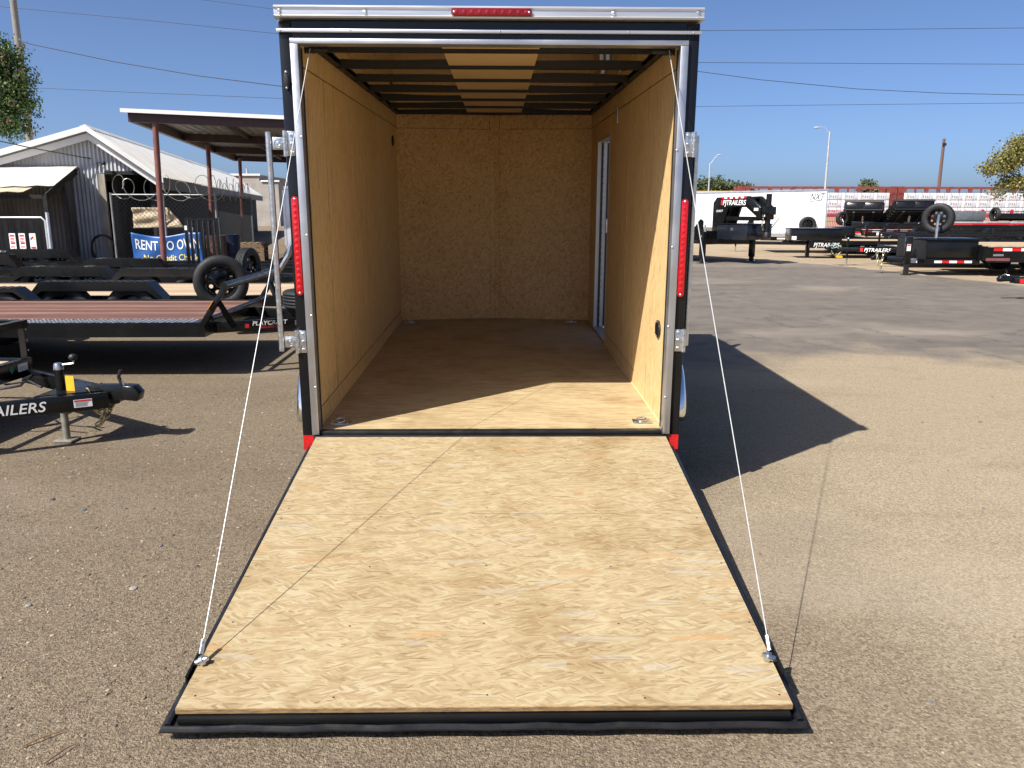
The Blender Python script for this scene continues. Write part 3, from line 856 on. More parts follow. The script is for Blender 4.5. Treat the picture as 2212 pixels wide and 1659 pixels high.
for sx in (-1, 1):
    for y in (1.12, 2.00):
        wheel(cargo, (sx * (WO + 0.10), y, 0.30), (sx, 0, 0), 0.33, 0.17)
for y in (1.12, 2.00):
    MB().cyl((-1.1, y, 0.3), (1.1, y, 0.3), 0.035).build('axle', blackdull, cargo)

# ---- ramp door
dy, dz = -0.9923, -0.1240
HY, HZ = -0.052, 0.399
def rp(x, s, h):
    return Vector((x, HY + dy * s + dz * h, HZ + dz * s - dy * h))
def rbox(m, x0, x1, s0, s1, h0, h1):
    vs = [rp(x, s, h) for x in (x0, x1) for s in (s0, s1) for h in (h0, h1)]
    return m.add(vs, [(0, 1, 3, 2), (4, 6, 7, 5), (0, 4, 5, 1), (2, 3, 7, 6), (0, 2, 6, 4), (1, 5, 7, 3)])
m = MB()
rbox(m, -0.965, 0.965, 0.01, 2.075, -0.055, -0.0185)
rbox(m, -0.975, 0.975, 2.0755, 2.100, -0.050, -0.022)
rd = m.build('ramp_door', black, cargo, bevel=0.003)
for (a, b_) in ((0.0, 0.858), (0.8612, 2.08)):
    m = MB()
    rbox(m, -0.983, 0.983, a, b_, -0.016, 0.0)
    m.build('ramp_panel', ramp_osb, rd)
m = MB(); rbox(m, -0.983, 0.983, 2.0802, 2.083, -0.0178, -0.001)
m.build('panel_edge', edge_osb, rd)
m = MB()
rbox(m, -1.030, -0.966, 0.0, 2.118, -0.062, -0.056); rbox(m, 0.966, 1.030, 0.0, 2.118, -0.062, -0.056)
rbox(m, -0.9655, 0.9655, 2.02, 2.118, -0.062, -0.056)
m.build('ramp_flange', seal, rd, bevel=0.002)
for sx in (-1, 1):
    MB().tube([rp(sx * 1.002, 0.0, -0.046), rp(sx * 1.008, 1.0, -0.045), rp(sx * 1.004, 2.0, -0.047), rp(sx * 1.006, 2.10, -0.05)], 0.011, 8).build('edge_seal', seal, rd, smooth=True)
MB().tube([rp(-1.022 + 2.044 * k / 24, 2.112 + 0.003 * math.sin(k * 1.7), -0.052 + 0.0015 * math.sin(k * 2.3)) for k in range(25)], 0.011, 8).build('edge_seal', seal, rd, smooth=True)
m = MB()
for s in (0.05, 0.40, 0.82, 0.90, 1.28, 1.66, 2.03):
    for x in (-0.955, -0.5, 0.0, 0.5, 0.955):
        xx = x + random.uniform(-0.02, 0.02); ss = s + random.uniform(-0.02, 0.02)
        p = rp(xx, ss, 0.0008)
        m.lathe([(0.0005, 0.0), (0.0035, 0.0), (0.0045, -0.001)], p, (0, 0.124, 0.992), 8)
stuff(m.build('panel_screws', blackdull, rd))
m = MB()
for x in (-0.8, -0.27, 0.27, 0.8):
    m.cyl((x - 0.09, -0.041, 0.392), (x + 0.09, -0.041, 0.392), 0.008)
m.build('ramp_hinges', black, rd)
for sx in (-1, 1):
    eb = rp(sx * 0.975, 1.872, 0.012)
    e_ = MB().lathe([(0.0005, 0.030), (0.009, 0.028), (0.011, 0.018), (0.018, 0.016), (0.018, 0.004), (0.011, 0.002), (0.011, -0.02)], eb, (-sx * 0.9, 0, 0.42), 12).build('cable_anchor', galv, rd, smooth=True)
    MB().bar(rp(sx * 0.9945, 1.80, -0.01), rp(sx * 0.9945, 1.95, -0.01), 0.006, 0.05).build('anchor_plate', black, rd)
    top = Vector((sx * 0.925, 0.055, 2.452))
    bot = eb + Vector((0, 0.012, 0.02))
    MB().tube([top + (bot - top) * k / 8 + Vector((0, 0, -0.006 * math.sin(PI * k / 8))) for k in range(9)], 0.0021, 6).build('ramp_cable', cable_m, cargo, smooth=True)
    MB().tube([bot, bot + (top - bot).normalized() * 0.05], 0.008, 8).build('cable_sleeve', galv, rd, smooth=True)
    m = MB()
    m.cyl((sx * 0.94, 0.075, 2.448), (sx * 0.84, 0.075, 2.448), 0.011)
    for k in range(5):
        m.lathe([(0.011, -0.003), (0.017, -0.003), (0.017, 0.003), (0.011, 0.003)], (sx * (0.955 - 0.012 * k), 0.075, 2.446), (1, 0, 0), 12)
    m.build('spring_spool', blackdull, cargo, smooth=True)

# ------------------------------------------------------------------ trailer parts used all over the yard
def chain(name, parent, pts, mat=None, link_l=0.05, r=0.0055):
    """a safety chain: links strung along a path"""
    P = [Vector(p) for p in pts]
    seg = [(P[i + 1] - P[i]).length for i in range(len(P) - 1)]
    tot = sum(seg)
    n = max(3, int(tot / (link_l * 0.72)))
    m = MB()
    for k in range(n):
        d = tot * (k + 0.5) / n
        i = 0
        while i < len(seg) - 1 and d > seg[i]:
            d -= seg[i]; i += 1
        c = P[i].lerp(P[i + 1], d / seg[i])
        u = (P[i + 1] - P[i]).normalized()
        a = u.cross(Vector((0.3, 1, 0.2))).normalized()
        b = u.cross(a)
        if k % 2:
            a = b
        h, w = link_l / 2, link_l * 0.27
        loop = [c + u * (h * math.cos(t) * (1.0)) + a * (w * math.sin(t)) for t in [2 * PI * q / 10 for q in range(10)]]
        m.tube(loop, r, 5, closed=True)
    return stuff(m.build(name, mat or chain_m, parent, smooth=True))
def sag(a, b, drop, n=9):
    a, b = Vector(a), Vector(b)
    return [a.lerp(b, k / (n - 1)) - Vector((0, 0, drop * 4 * (k / (n - 1)) * (1 - k / (n - 1)))) for k in range(n)]
def trap_fender(parent, x0, x1, ya, yb, zt, zb, cut, mat, ridges=True, skirt=0.05):
    """flat-topped tandem fender with sloped ends, between ya and yb"""
    m = MB()
    th = 0.008
    top = [(x0, zb), (x0 + cut, zt), (x1 - cut, zt), (x1, zb)]
    inn = [(x1 - 0.012, zb), (x1 - cut - 0.006, zt - th), (x0 + cut + 0.006, zt - th), (x0 + 0.012, zb)]
    m.prism(top + inn, 1, ya, yb)
    # outer lip
    lip = [(x0, zb), (x0 + cut, zt), (x1 - cut, zt), (x1, zb), (x1 - 0.04, zb), (x1 - cut - 0.02, zt - skirt), (x0 + cut + 0.02, zt - skirt), (x0 + 0.04, zb)]
    for y in (ya, yb):
        m.prism(lip, 1, y - 0.004, y + 0.004)
    f = m.build('fender', mat, parent)
    if ridges:
        r_ = MB()
        n = max(4, int((x1 - x0 - 2 * cut) / 0.09))
        for k in range(n):
            x = x0 + cut + (x1 - x0 - 2 * cut) * (k + 0.5) / n
            r_.box(x - 0.012, x + 0.012, min(ya, yb) + 0.02, max(ya, yb) - 0.02, zt + 0.0005, zt + 0.006)
        stuff(r_.build('tread_ridges', mat, f))
    return f
def coupler(parent, x, z, mat=None):
    c = MB()
    c.prism([(x - 0.34, z - 0.05), (x - 0.34, z + 0.05), (x - 0.08, z + 0.055), (x - 0.06, z - 0.05)], 1, -0.045, 0.045)
    c.prism([(x - 0.08, z - 0.05), (x - 0.08, z + 0.055), (x, z + 0.05), (x + 0.04, z), (x + 0.02, z - 0.06)], 1, -0.05, 0.05)
    k = c.build('coupler', mat or black, parent, bevel=0.008)
    MB().tube([(x - 0.10, 0, z + 0.05), (x - 0.12, 0, z + 0.11), (x - 0.10, 0.0, z + 0.16)], 0.013, 8).build('latch_lever', blackdull, k, smooth=True)
    MB().tube([(x - 0.06, -0.05, z + 0.06), (x - 0.10, 0.0, z + 0.085), (x - 0.14, 0.045, z + 0.06)], 0.005, 6).build('latch_pin', galv, k, smooth=True)
    return k
def jack(parent, x, y, ztop, zg, mat=None, crank=True):
    j = MB().cyl((x, y, zg + 0.22), (x, y, ztop), 0.032, 14).build('jack', mat or black, parent, smooth=True)
    MB().cyl((x, y, zg + 0.02), (x, y, zg + 0.22), 0.025, 12).build('jack_leg', pmat('dull_zinc', (0.30, 0.28, 0.24), 0.5, 0.6, var=0.3, scale=20), j, smooth=True)
    MB().box(x - 0.07, x + 0.07, y - 0.06, y + 0.06, zg + 0.004, zg + 0.02).build('jack_foot', pmat('dull_zinc', (0.30, 0.28, 0.24), 0.5, 0.6, var=0.3, scale=20), j, bevel=0.004)
    if crank:
        MB().lathe([(0.0005, 0.05), (0.026, 0.045), (0.034, 0.02), (0.034, 0.0)], (x, y, ztop), (0, 0, 1), 14).build('jack_cap', galv, j, smooth=True)
        MB().tube([(x, y, ztop + 0.03), (x + 0.10, y + 0.02, ztop + 0.04), (x + 0.10, y + 0.02, ztop + 0.06)], 0.008, 6).build('crank', galv, j, smooth=True)
        MB().ball((x + 0.10, y + 0.02, ztop + 0.085), 0.03, 10, (1, 1, 0.85)).build('crank_knob', blackdull, j, smooth=True)
    return j
def sticker(parent, o, xd, ud, w, h, head=None, name='sticker', lines=4, base=None):
    """printed label plate with a coloured heading and rows of small print"""
    o = Vector(o); x = Vector(xd).normalized(); u = Vector(ud).normalized(); n = x.cross(u)
    def q(m, a0, a1, b0, b1, t0, t1):
        vs = [o + x * (a * w) + u * (b * h) + n * t for a in (a0, a1) for b in (b0, b1) for t in (t0, t1)]
        m.add(vs, [(0, 1, 3, 2), (4, 6, 7, 5), (0, 4, 5, 1), (2, 3, 7, 6), (0, 2, 6, 4), (1, 5, 7, 3)])
    m = MB(); q(m, 0, 1, 0, 1, 0.0005, 0.002)
    s = m.build(name, base or decal_white, parent)
    if head:
        m = MB(); q(m, 0.04, 0.96, 0.74, 0.95, 0.0022, 0.003); m.build('sticker_heading', head, s)
    m = MB()
    for k in range(lines):
        b0 = 0.62 - k * 0.56 / lines
        q(m, 0.08, random.uniform(0.7, 0.92), b0 - 0.035, b0 + 0.012, 0.0022, 0.003)
    stuff(m.build('sticker_print', pmat('print_grey', (0.2, 0.2, 0.2), 0.6), s))
    return s
def tape_run(parent, p0, p1, n, nrm, h, first=0, gap=0.0):
    """alternating red and white conspicuity tape; each length is its own strip"""
    p0, p1 = Vector(p0), Vector(p1); d = (p1 - p0); N = Vector(nrm).normalized()
    for k in range(n):
        a = p0 + d * ((k + gap) / n); b = p0 + d * ((k + 1 - gap) / n - 0.001)
        MB().bar(a + N * 0.0015, b + N * 0.0015, 0.003, h).build('reflective_tape', (tape_red, tape_white)[(k + first) % 2], parent)
def flat_trailer(name, label, loc, rz, Ln=4.9, W=1.95, dz=0.55, deck=None, T=1.4, fender=True, ax=-2.9, tandem=True, tongue_half=None,
                 frame=None, nplank=11, fend_t=None, cat='trailer', group=None, wheels=True, jk=True, far_only=False, frame_h=0.13, tong_h=0.11, fy=0.26, zt=None, spokes=None, cz=None, skirt=0.05):
    """open flat deck trailer; x runs forwards to the hitch, deck front edge at x = 0"""
    r = thing(name, label, cat, loc, rz, group)
    fm = frame or black
    m = MB()
    hw = W / 2
    for s in (-1, 1):
        m.box(-Ln, 0, min(s * hw, s * (hw + 0.06)), max(s * hw, s * (hw + 0.06)), dz - frame_h, dz + 0.012)
    m.box(0.0005, 0.055, -hw - 0.06, hw + 0.06, dz - frame_h, dz + 0.012)
    for k in range(8):
        x = -Ln + 0.2 + (Ln - 0.4) * k / 7
        m.box(x - 0.03, x + 0.03, -hw + 0.0005, hw - 0.0005, dz - 0.11, dz - 0.046)
    m.build('frame', fm, r)
    if deck:
        pw = W / nplank
        for k in range(nplank):
            y0 = -hw + k * pw
            MB().box(-Ln + 0.005, -0.002, y0 + 0.003, y0 + pw - 0.003, dz - 0.04 + random.uniform(0, 0.003), dz + random.uniform(-0.002, 0.002)).build('deck_plank', deck, r)
    wr = 0.34
    xs_ = (ax - 0.43, ax + 0.43) if tandem else (ax,)
    for s in (-1, 1):
        if wheels:
            for x in xs_:
                wheel(r, (x, s * (hw + 0.19), wr), (0, s, 0), wr, 0.19, rim_mat=spokes)
        if fender:
            zt_ = zt or 0.74
            trap_fender(r, xs_[0] - 0.50, xs_[-1] + 0.50, s * (hw + 0.065), s * (hw + 0.065 + fy), zt_, dz - 0.06, 0.24, fend_t or fm, skirt=skirt)
    if wheels:
        for x in xs_:
            MB().cyl((x, -hw - 0.15, wr), (x, hw + 0.15, wr), 0.04).build('axle', blackdull, r)
    th = tongue_half or hw * 0.8
    zz = cz or (dz - 0.09)
    for s in (-1, 1):
        MB().bar((-0.35, s * (th + 0.05), zz), (T - 0.12, s * 0.05, zz), 0.055, tong_h).build('tongue_beam', fm, r, bevel=0.004)
    coupler(r, T + 0.12, zz + 0.03)
    if jk:
        jack(r, T - 0.45, 0, zz + 0.30, -loc[2] if len(loc) > 2 else 0)
        for s in (-1, 1):
            chain('safety_chain', r, sag((T - 0.28, s * 0.06, zz), (T + 0.02, s * 0.04, zz - 0.05), 0.16))
    return r

# ------------------------------------------------------------------ left: utility trailer nearest the camera
ut = thing('utility_trailer', 'black utility trailer with angle-iron side rail, hitch and wheel jack at left edge', 'trailer', (-2.72, 1.27, 0), R(-3))
ZB = 0.40
m = MB()
for s in (-1, 1):
    m.box(-5.2, -1.16, min(s * 0.74, s * 0.79), max(s * 0.74, s * 0.79), ZB - 0.075, ZB + 0.05)
m.box(-1.1595, -1.10, -0.79, 0.79, ZB - 0.085, ZB + 0.06)
for k in range(7):
    m.box(-4.9 + k * 0.6, -4.86 + k * 0.6, -0.739, 0.739, ZB - 0.06, ZB)
m.build('frame', black, ut, bevel=0.003)
for k in range(9):
    y = -0.735 + k * 0.1634
    MB().box(-5.15, -1.165, y + 0.003, y + 0.160, ZB + 0.001, ZB + 0.035 + random.uniform(-0.002, 0.002)).build('deck_plank', deck_tan, ut)
RT = 0.76
for (x, y) in ((-1.13, 0.765), (-1.13, 0.0), (-1.13, -0.765), (-2.5, 0.765), (-2.5, -0.765), (-3.9, 0.765), (-3.9, -0.765)):
    p = MB().prism([(x - 0.025, y - 0.025), (x + 0.025, y - 0.025), (x + 0.025, y - 0.018), (x - 0.018, y - 0.018), (x - 0.018, y + 0.025), (x - 0.025, y + 0.025)], 2, ZB + 0.0505, RT - 0.0005).build('rail_post', black, ut)
    for q in (0.12, 0.2, 0.29):
        MB().lathe([(0.0005, 0.004), (0.006, 0.003), (0.008, 0)], (x + 0.0255, y, ZB + q), (1, 0, 0), 8).build('bolt', galv, p, smooth=True)
m = MB()
m.box(-1.16, -1.10, -0.79, 0.79, RT, RT + 0.006); m.box(-1.106, -1.10, -0.79, 0.79, RT - 0.055, RT - 0.0005)
for s in (-1, 1):
    m.box(-5.2, -1.1605, min(s * 0.735, s * 0.79), max(s * 0.735, s * 0.79), RT, RT + 0.006)
    m.box(-5.2, -1.1605, min(s * 0.784, s * 0.79), max(s * 0.784, s * 0.79), RT - 0.055, RT - 0.0005)
m.build('top_rail', black, ut)
for s in (-1, 1):
    MB().bar((-1.16, s * 0.76, ZB - 0.085), (-0.02, s * 0.05, ZB - 0.085), 0.05, 0.115).build('tongue_beam', black, ut, bevel=0.004)
    wheel(ut, (-3.0, s * 0.92, 0.33), (0, s, 0), 0.33, 0.19)
    trap_fender(ut, -3.5, -2.5, s * 0.80, s * 1.04, 0.72, 0.42, 0.22, black)
MB().prism([(-0.42, -0.27), (-0.06, -0.05), (-0.06, 0.05), (-0.42, 0.27)], 2, ZB - 0.026, ZB - 0.018).build('tongue_plate', black, ut)
coupler(ut, 0.16, ZB - 0.04)
jk = jack(ut, -0.36, -0.05, ZB + 0.13, 0)
MB().box(-0.30, -0.24, -0.085, -0.082, ZB - 0.02, ZB + 0.09).build('warning_tag', yellow, jk)
d_ = Vector((1.14, 0.71, 0)).normalized()                              # near beam, read left to right
nb = Vector((-1.16, -0.76, ZB - 0.085)); nn = Vector((d_.y, -d_.x, 0))
text('lettering', 'PJTRAILERS', decal_white, ut, nb + d_ * 0.43 + nn * 0.027 + Vector((0, 0, -0.034)), d_, (0, 0, 1), 0.098, 0.22, 0.02, 0.001, width=0.52)
sticker(ut, nb + d_ * 1.12 + nn * 0.027 + Vector((0, 0, -0.03)), d_, (0, 0, 1), 0.115, 0.055, decal_red)
sticker(ut, (-1.0985, 0.02, ZB - 0.06), (0, 1, 0), (0, 0, 1), 0.17, 0.10, decal_red)
sticker(ut, (-1.0985, 0.195, ZB - 0.055), (0, 1, 0), (0, 0, 1), 0.15, 0.10, pmat('print_blue', (0.05, 0.10, 0.40), 0.5))
sticker(ut, (-1.0985, 0.60, ZB - 0.03), (0, 1, 0), (0, 0, 1), 0.12, 0.06, None, lines=3)
MB().prism([(0.50, ZB + 0.03), (0.54, ZB + 0.025), (0.555, ZB + 0.0), (0.525, ZB - 0.03), (0.495, ZB + 0.0)], 0, -1.0995, -1.0975).build('green_badge', pmat('badge_green', (0.02, 0.25, 0.10), 0.5), ut)
for s in (-1, 1):
    chain('safety_chain', ut, sag((-0.14, s * 0.10, ZB + 0.0), (-0.05, s * 0.05, ZB - 0.14), 0.10) + sag((-0.05, s * 0.05, ZB - 0.14), (-0.12, -0.07, ZB - 0.27), 0.03), link_l=0.055, r=0.006)
MB().tube([(-1.12, 0.30, RT + 0.01), (-1.06, 0.28, RT - 0.02), (-1.04, 0.26, ZB + 0.12), (-1.05, 0.25, ZB + 0.0), (-0.9, 0.15, ZB - 0.03), (-0.65, 0.05, ZB + 0.02), (-0.52, -0.02, ZB - 0.01)], 0.008, 6).build('wiring_loom', blackdull, ut, smooth=True)
MB().tube([(-1.03, -0.05, ZB - 0.03), (-0.8, -0.02, ZB - 0.02), (-0.62, -0.10, ZB + 0.02), (-0.60, 0.02, ZB + 0.07), (-0.72, 0.08, ZB + 0.02)], 0.010, 6).build('brake_cable', blackdull, ut, smooth=True)

# ------------------------------------------------------------------ left: red-decked car hauler
ch = flat_trailer('car_hauler', 'low black car hauler with reddish brown plank deck and slanted front rail', (-2.90, 4.43, 0), R(1.0), 6.6, 1.95, 0.55, deck_red, 1.45, nplank=13, ax=-3.6, zt=0.70, fy=0.24)
MB().box(-6.5, -0.02, -1.033, -0.72, 0.5535, 0.560).build('tread_plate', pmat('tread_plate', (0.06, 0.062, 0.066), 0.35, 0.5, var=0.2), ch)
m = MB()
for i in range(56):
    for j in range(5):
        x = -3.2 + i * 0.0565
        y = -1.005 + j * 0.062 + (0.031 if i % 2 else 0)
        if y > -0.74:
            continue
        m.lathe([(0.0005, 0.006), (0.009, 0.0045), (0.017, 0)], (x, y, 0.560), (0, 0, 1), 7)
stuff(m.build('tread_studs', white_alu, ch))
# slanted front rail: two raked stanchions, top tube, lower braces
for y in (-1.0, 1.0):
    MB().bar((-0.02, y, 0.46), (0.27, y, 0.90), 0.05, 0.075, (0, 1, 0)).build('rail_stanchion', black, ch, bevel=0.004)
    MB().bar((0.30, y * 0.9, 0.50), (0.18, y * 0.98, 0.78), 0.045, 0.05).build('rail_brace', black, ch)
MB().cyl((0.28, -1.06, 0.92), (0.28, 1.06, 0.92), 0.036, 14).build('front_rail', black, ch, smooth=True)
MB().cyl((0.12, -1.0, 0.60), (0.12, 1.0, 0.60), 0.024, 12).build('lower_rail', black, ch, smooth=True)
MB().bar((0.115, -1.033, 0.70), (0.165, -1.033, 0.775), 0.004, 0.07, (0, 1, 0)).build('amber_reflector', amber, ch)
m = MB().tube([(0.30, 1.0, 0.92), (0.42, 1.0, 1.10), (0.46, 1.0, 1.22), (0.60, 1.0, 1.45)], [0.03, 0.03, 0.035, 0.05], 4)
m.build('prop_arm', galv, ch)
sp = wheel(ch, (0.92, 0.0, 0.685), (0, 0, 1), 0.345, 0.20, name='spare_wheel')
MB().box(0.55, 1.3, -0.06, 0.06, 0.52, 0.575).build('spare_carrier', black, ch)
bt = Vector((-0.35, -0.83, 0.46)); be = Vector((1.33, -0.05, 0.46)); d_ = (be - bt).normalized(); nn = Vector((d_.y, -d_.x, 0))
text('lettering', 'PLAYCRAFT', decal_white, ch, bt + d_ * 0.78 + nn * 0.029 + Vector((0, 0, 0.0)), d_, (0, 0, 1), 0.062, 0.2, 0.01, 0.001, width=0.36)
text('lettering', '602-271-9117', decal_red, ch, bt + d_ * 0.86 + nn * 0.029 + Vector((0, 0, -0.033)), d_, (0, 0, 1), 0.034, 0.2, 0.012, 0.001, width=0.24)
MB().bar(bt + d_ * 0.71 + nn * 0.029, bt + d_ * 0.75 + nn * 0.029, 0.003, 0.04).build('red_emblem', decal_red, ch)
sticker(ch, bt + d_ * 1.22 + nn * 0.028 + Vector((0, 0, -0.02)), d_, (0, 0, 1), 0.10, 0.05, None, lines=2, base=alu)
sticker(ch, (1.20, -0.18, 0.66), (0.9, 0.3, 0.1), (0, 0.2, 1), 0.09, 0.07, None, lines=3)

# ------------------------------------------------------------------ left: rows of bare trailers behind
tb = flat_trailer('car_hauler', 'black car hauler with pale plank deck and large spare tyre behind red-decked one', (-2.75, 7.35, 0), R(0.5), 6.2, 1.9, 0.50, deck_tan, 1.4, ax=-2.45, zt=0.72, nplank=11, skirt=0.12)
wheel(tb, (-0.85, -1.16, 0.71), (0.35, -0.94, 0), 0.345, 0.21, name='spare_wheel')
MB().bar((-0.85, -1.05, 0.45), (-0.85, -1.05, 0.75), 0.06, 0.06).build('spare_post', black, tb)
tc_ = flat_trailer('car_hauler', 'black open car hauler in third row with spare tyre seen edge-on', (-4.6, 10.9, 0), R(0.5), 6.6, 1.9, 0.46, None, 1.4, ax=-2.9, zt=0.66, nplank=9, skirt=0.16)
wheel(tc_, (-0.26, 0.6, 0.56), (0.97, -0.25, 0), 0.345, 0.20, name='spare_wheel')
td_ = flat_trailer('equipment_trailer', 'long low black trailer frame with upright tail gate below blue banner', (-4.2, 13.9, 0), R(1.0), 8.8, 2.0, 0.42, None, 1.3, ax=-6.6, zt=0.70, nplank=9, skirt=0.2)
m = MB()
m.box(-8.8, -0.1, -1.065, -1.02, 0.44, 0.50)
m.build('side_rail', black, td_)
gt = MB()
gt.box(-2.440, -2.380, -0.85, -0.80, 0.44, 1.45); gt.box(-1.780, -1.720, -0.85, -0.80, 0.44, 1.45); gt.box(-2.379, -1.781, -0.85, -0.80, 1.40, 1.45)
gm = gt.build('tail_gate', black, td_)
for k in range(5):
    MB().box(-2.34 + k * 0.115, -2.29 + k * 0.115, -0.84, -0.81, 0.44, 1.3995).build('gate_bar', black, gm)
sticker(td_, (-2.44, -0.8505, 1.2), (1, 0, 0), (0, 0, 1), 0.05, 0.09, None, lines=2)

# ------------------------------------------------------------------ left: silver enclosed trailer behind the open one
def box_trailer(name, label, loc, rz, Ln, W, H, z0, body, trim, wx, mats=None):
    r = thing(name, label, 'trailer', loc, rz)
    b = MB().box(-Ln, 0, -W / 2, W / 2, z0, H).build('body', body, r, bevel=0.02)
    for s in (-1, 1):
        MB().box(-Ln - 0.01, 0.01, min(s * (W / 2 - 0.05), s * (W / 2 + 0.008)), max(s * (W / 2 - 0.05), s * (W / 2 + 0.008)), H - 0.09, H + 0.015).build('roof_trim', trim, r, bevel=0.004)
        MB().box(-Ln - 0.006, 0.006, min(s * (W / 2 - 0.02), s * (W / 2 + 0.006)), max(s * (W / 2 - 0.02), s * (W / 2 + 0.006)), z0 - 0.02, z0 + 0.07).build('lower_trim', trim, r)
        for x in (-Ln, 0):
            MB().box(x - 0.05, x + 0.014, min(s * (W / 2 - 0.05), s * (W / 2 + 0.010)), max(s * (W / 2 - 0.05), s * (W / 2 + 0.010)), z0 + 0.0705, H - 0.0905).build('corner_trim', trim, r)
        n = int(Ln / 1.22)
        for k in range(1, n):
            MB().box(-Ln * k / n - 0.012, -Ln * k / n + 0.012, min(s * W / 2, s * (W / 2 + 0.003)), max(s * W / 2, s * (W / 2 + 0.003)), z0 + 0.071, H - 0.091).build('panel_seam', body, r)
        for x in wx:
            wheel(r, (x, s * (W / 2 + 0.02), 0.34), (0, s, 0), 0.34, 0.20)
    return r
silver = pmat('silver_panel', (0.52, 0.55, 0.60), 0.3, 0.3, var=0.05)
Y0 = 17.6
bx_ = box_trailer('enclosed_trailer', 'silver enclosed trailer partly hidden behind the black trailer left post', (xat(700, Y0), Y0 + 1.0, 0), R(-3), 5.0, 2.0, zat(402, Y0), 0.55, silver, white_alu, (-2.2,))
bx_.location.x += 3.7
bx_.location.y += 1.0
lx = xat(614, 17.6) - bx_.location.x
text('lettering', 'NXT', black, bx_, (lx + 0.02, -1.004, zat(452, 17.6)), (1, 0, 0), (0, 0, 1), 0.22, 0.3, 0.012, 0.001)
MB().box(lx + 0.15, lx + 0.42, -1.006, -1.003, zat(563, 17.6), zat(548, 17.6)).build('badge', black, bx_)
wheel(bx_, (lx + 0.08, -1.16, zat(566, 17.0)), (0.2, -1, 0), 0.36, 0.2, name='spare_wheel')

# ------------------------------------------------------------------ left: corrugated shed
SH = 1.15
SA = R(11.5)
def on_plane(px, py, o, n):
    d = ray(px, py)
    return CAM + d * ((o - CAM).dot(n) / d.dot(n))
E0 = at(338, 372, 20.9)
SN = Vector((-math.sin(SA), math.cos(SA), 0)); SU = Vector((math.cos(SA), math.sin(SA), 0))
PK = on_plane(192, 275, E0, SN); LF = on_plane(0, 330, E0, SN)
shed = thing('metal_shed', 'pale corrugated metal shed with low gable and white roof, left background', 'shed', (E0.x, E0.y, 0), SA)
ZE, ZR, XP, LB = E0.z, PK.z, (PK - E0).dot(SU), 36.0
slL = (PK.z - LF.z) / ((PK - LF).dot(SU))
XL = XP - 4.6
ZL = ZR - slL * (XP - XL)
def corr(m, u0, u1, zb, ztf, y, pitch=0.076, amp=0.009, step=4):
    n = int((u1 - u0) / pitch * step)
    b = len(m.v)
    for k in range(n + 1):
        u = u0 + (u1 - u0) * k / n
        yy = y + amp * math.sin(2 * PI * u / pitch)
        m.v += [(u, yy, zb), (u, yy, ztf(u))]
    for k in range(n):
        m.f.append((b + 2 * k, b + 2 * k + 2, b + 2 * k + 3, b + 2 * k + 1))
def gz(u):
    return (ZR - (u - XP) * (ZR - ZE) / (0 - XP) if u > XP else ZR - slL * (XP - u)) - 0.12
XO = (on_plane(218, 400, E0, SN) - E0).dot(SU)
ZO = on_plane(300, 376, E0, SN).z
m = MB(); corr(m, XL + 0.1, XO, 0, gz, 0.0, 0.11, 0.016); m.build('front_siding', siding, shed, smooth=True)
m = MB(); corr(m, XO, -0.06, ZO + 0.02, lambda u: max(ZO + 0.03, gz(u)), 0.0, 0.11, 0.016); m.build('gable_siding', siding, shed, smooth=True)
m = MB()
for k in range(220):
    pass
def side_corr(m, x, y0, y1, z0, z1, pitch=0.11, amp=0.016):
    n = int((y1 - y0) / pitch * 4)
    b = len(m.v)
    for k in range(n + 1):
        y = y0 + (y1 - y0) * k / n
        xx = x + amp * math.sin(2 * PI * y / pitch)
        m.v += [(xx, y, z0), (xx, y, z1)]
    for k in range(n):
        m.f.append((b + 2 * k, b + 2 * k + 2, b + 2 * k + 3, b + 2 * k + 1))
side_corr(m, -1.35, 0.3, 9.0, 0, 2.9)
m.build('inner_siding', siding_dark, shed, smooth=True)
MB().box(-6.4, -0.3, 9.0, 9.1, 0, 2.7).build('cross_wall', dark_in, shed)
MB().box(-0.3, -0.2, 0.35, 35.5, 0, ZE - 0.2).build('side_wall', dark_in, shed)  # near-black wall, the shade under the eave is in its colour
MB().box(XL + 0.1, XL + 0.2, 0.05, 35.5, 0, ZL - 0.2).build('side_wall', siding, shed)
# roof: two corrugated slopes running back from the gable, with raised ribs
def slope(x0, z0, x1, z1, name):
    m = MB(); n = 36 * 10
    b = 0
    for k in range(n + 1):
        y = -0.35 + (LB + 0.35) * k / n
        dz_ = 0.028 * (1 if (k % 4) in (0, 1) else 0)
        m.v += [(x0, y, z0 + dz_), (x1, y, z1 + dz_)]
    for k in range(n):
        m.f.append((2 * k, 2 * k + 2, 2 * k + 3, 2 * k + 1))
    return m.build(name, roof_white, shed)
slope(XP, ZR, 0.22, ZE - 0.17, 'roof_slope')
slope(XP, ZR, XL - 0.2, ZL - 0.06, 'roof_slope')
MB().prism([(XP - 0.16, ZR - 0.0), (XP, ZR + 0.05), (XP + 0.16, ZR - 0.08), (XP, ZR + 0.035)], 1, -0.36, LB).build('ridge_cap', roof_white, shed)
def rake(x0, z0, x1, z1, off, h, y):
    return MB().add([(x0, y, z0 - off), (x1, y, z1 - off), (x1, y, z1 - off - h), (x0, y, z0 - off - h), (x0, y + 0.04, z0 - off), (x1, y + 0.04, z1 - off), (x1, y + 0.04, z1 - off - h), (x0, y + 0.04, z0 - off - h)],
                    [(0, 1, 2, 3), (7, 6, 5, 4), (0, 4, 5, 1), (1, 5, 6, 2), (2, 6, 7, 3), (3, 7, 4, 0)])
